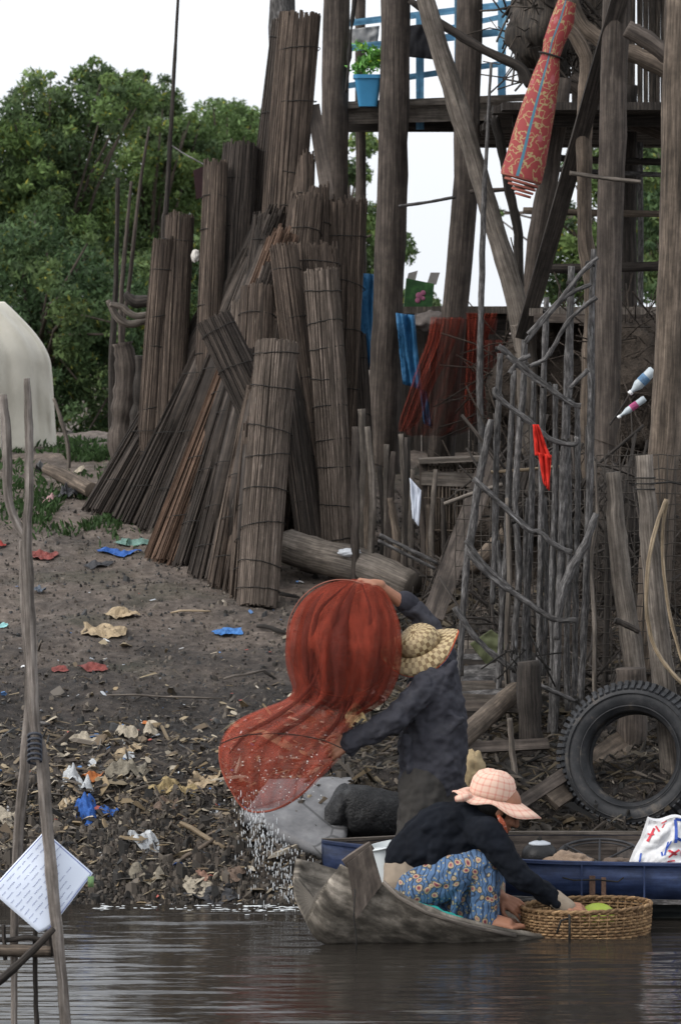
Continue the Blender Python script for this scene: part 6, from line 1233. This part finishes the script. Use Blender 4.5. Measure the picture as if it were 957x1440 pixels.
def Yq(py): return float(np.interp(py, _ys, _yv))
BR = [(.04, .035, .03), (.07, .058, .048), (.10, .085, .07), (.03, .028, .026), (.13, .11, .09), (.05, .05, .05)]
LF = [(.20, .15, .09), (.14, .11, .075), (.26, .21, .14), (.10, .075, .05), (.30, .26, .20), (.08, .07, .06), (.07, .06, .045)]
beltf = lambda r: (r.uniform(-40, 470), r.normal(1130, 75))
scatter('rubble', 'dark clods and small stones covering the muddy slope', 'rubble', 13000, .0065, BR, lambda r: (r.uniform(-60, 720), r.uniform(700, 1290)), 1, .8)
scatter('rubble', 'clods of dark mud thick along the waterline', 'rubble', 16000, .0085, BR[:4], lambda r: (r.uniform(-60, 480), r.normal(1205, 48)), 2, .9)
scatter('leaf_litter', 'scattered dry leaf scraps and bits of rubbish over the lower slope', 'leaf litter', 1500, .0115, LF, beltf, 3, .10, 1.6, .01)
scatter('leaf_litter', 'larger limp brown and tan leaves lying over the rubbish belt', 'leaf litter', 420, .019, LF, beltf, 13, .07, 1.7, .012)
scatter('leaf_litter', 'tiny pale plastic and paper bits speckling the slope', 'litter bits', 300, .007, [(.5, .5, .5), (.45, .4, .33), (.4, .42, .45), (.35, .1, .08), (.1, .2, .4)], lambda r: (r.uniform(-40, 480), r.choice([r.normal(1120, 80), r.uniform(680, 1250)])), 4, .2, 1.6, .01)
scatter('twigs', 'mess of small twigs and reed bits on the lower slope', 'twigs', 2600, .0032, LF + BR * 2, lambda r: (r.uniform(-40, 480), r.normal(1140, 75)), 5, .7, 11, .012)
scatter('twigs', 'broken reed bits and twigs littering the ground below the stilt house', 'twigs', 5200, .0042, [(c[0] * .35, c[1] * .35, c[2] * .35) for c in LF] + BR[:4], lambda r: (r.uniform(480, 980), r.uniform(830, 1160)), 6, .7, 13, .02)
scatter('rubble', 'brown clods and scraps on the ground under the stilt house', 'rubble', 7000, .009, BR[:4], lambda r: (r.uniform(480, 980), r.uniform(650, 1160)), 7, .9)
def grass():
    rng = np.random.default_rng(5); vs = []; fs = []; cc = []
    for _ in range(5200):
        if rng.random() < .5: px, py = rng.normal(130, 80), rng.normal(640, 8)
        elif rng.random() < .6: px, py = rng.normal(120, 50), rng.normal(722, 16)
        else: px, py = rng.uniform(-40, 260), rng.normal(690, 25)
        if py < 632: py = 632 + rng.random() * 6
        Y = Yq(max(py, 641)) if py > 641 else 29.5 + (641 - py) * .25; p = P(px, py, Y)
        if noise.noise(V((p.x * 2, p.y * 1.5, 2))) < -.05: continue
        z = zg(p.x, p.y); h = rng.uniform(.02, .07); dx, dy = rng.normal(0, .02, 2); b = len(vs); w2 = rng.uniform(.006, .016); a = rng.random() * 6.28; ux, uy = math.cos(a) * w2, math.sin(a) * w2
        vs += [(p.x - ux * .4, p.y - uy * .4, z - .01), (p.x + ux * .4, p.y + uy * .4, z - .01), (p.x + dx * .7 + ux, p.y + dy * .7 + uy, z + h * .6), (p.x + dx * 1.4, p.y + dy * 1.4, z + h), (p.x + dx * .7 - ux, p.y + dy * .7 - uy, z + h * .6)]; fs.append((b, b + 1, b + 2, b + 3, b + 4))
        g = rng.uniform(.5, 1.3); cc += [(.045 * g, .085 * g, .028 * g, 1)] * 5
    me = bpy.data.meshes.new('ground_cover'); me.from_pydata(vs, [], fs); a = me.attributes.new('col', 'FLOAT_COLOR', 'POINT'); a.data.foreach_set('color', np.array(cc, dtype='f4').reshape(-1)); me.materials.append(M_leaf); o = bpy.data.objects.new('ground_cover', me); C.objects.link(o); tag(o, 'low green weeds creeping over the crest of the bank', 'weeds', kind='stuff')
grass()
for o in bpy.data.objects:
    if '_o' in o: del o['_o']
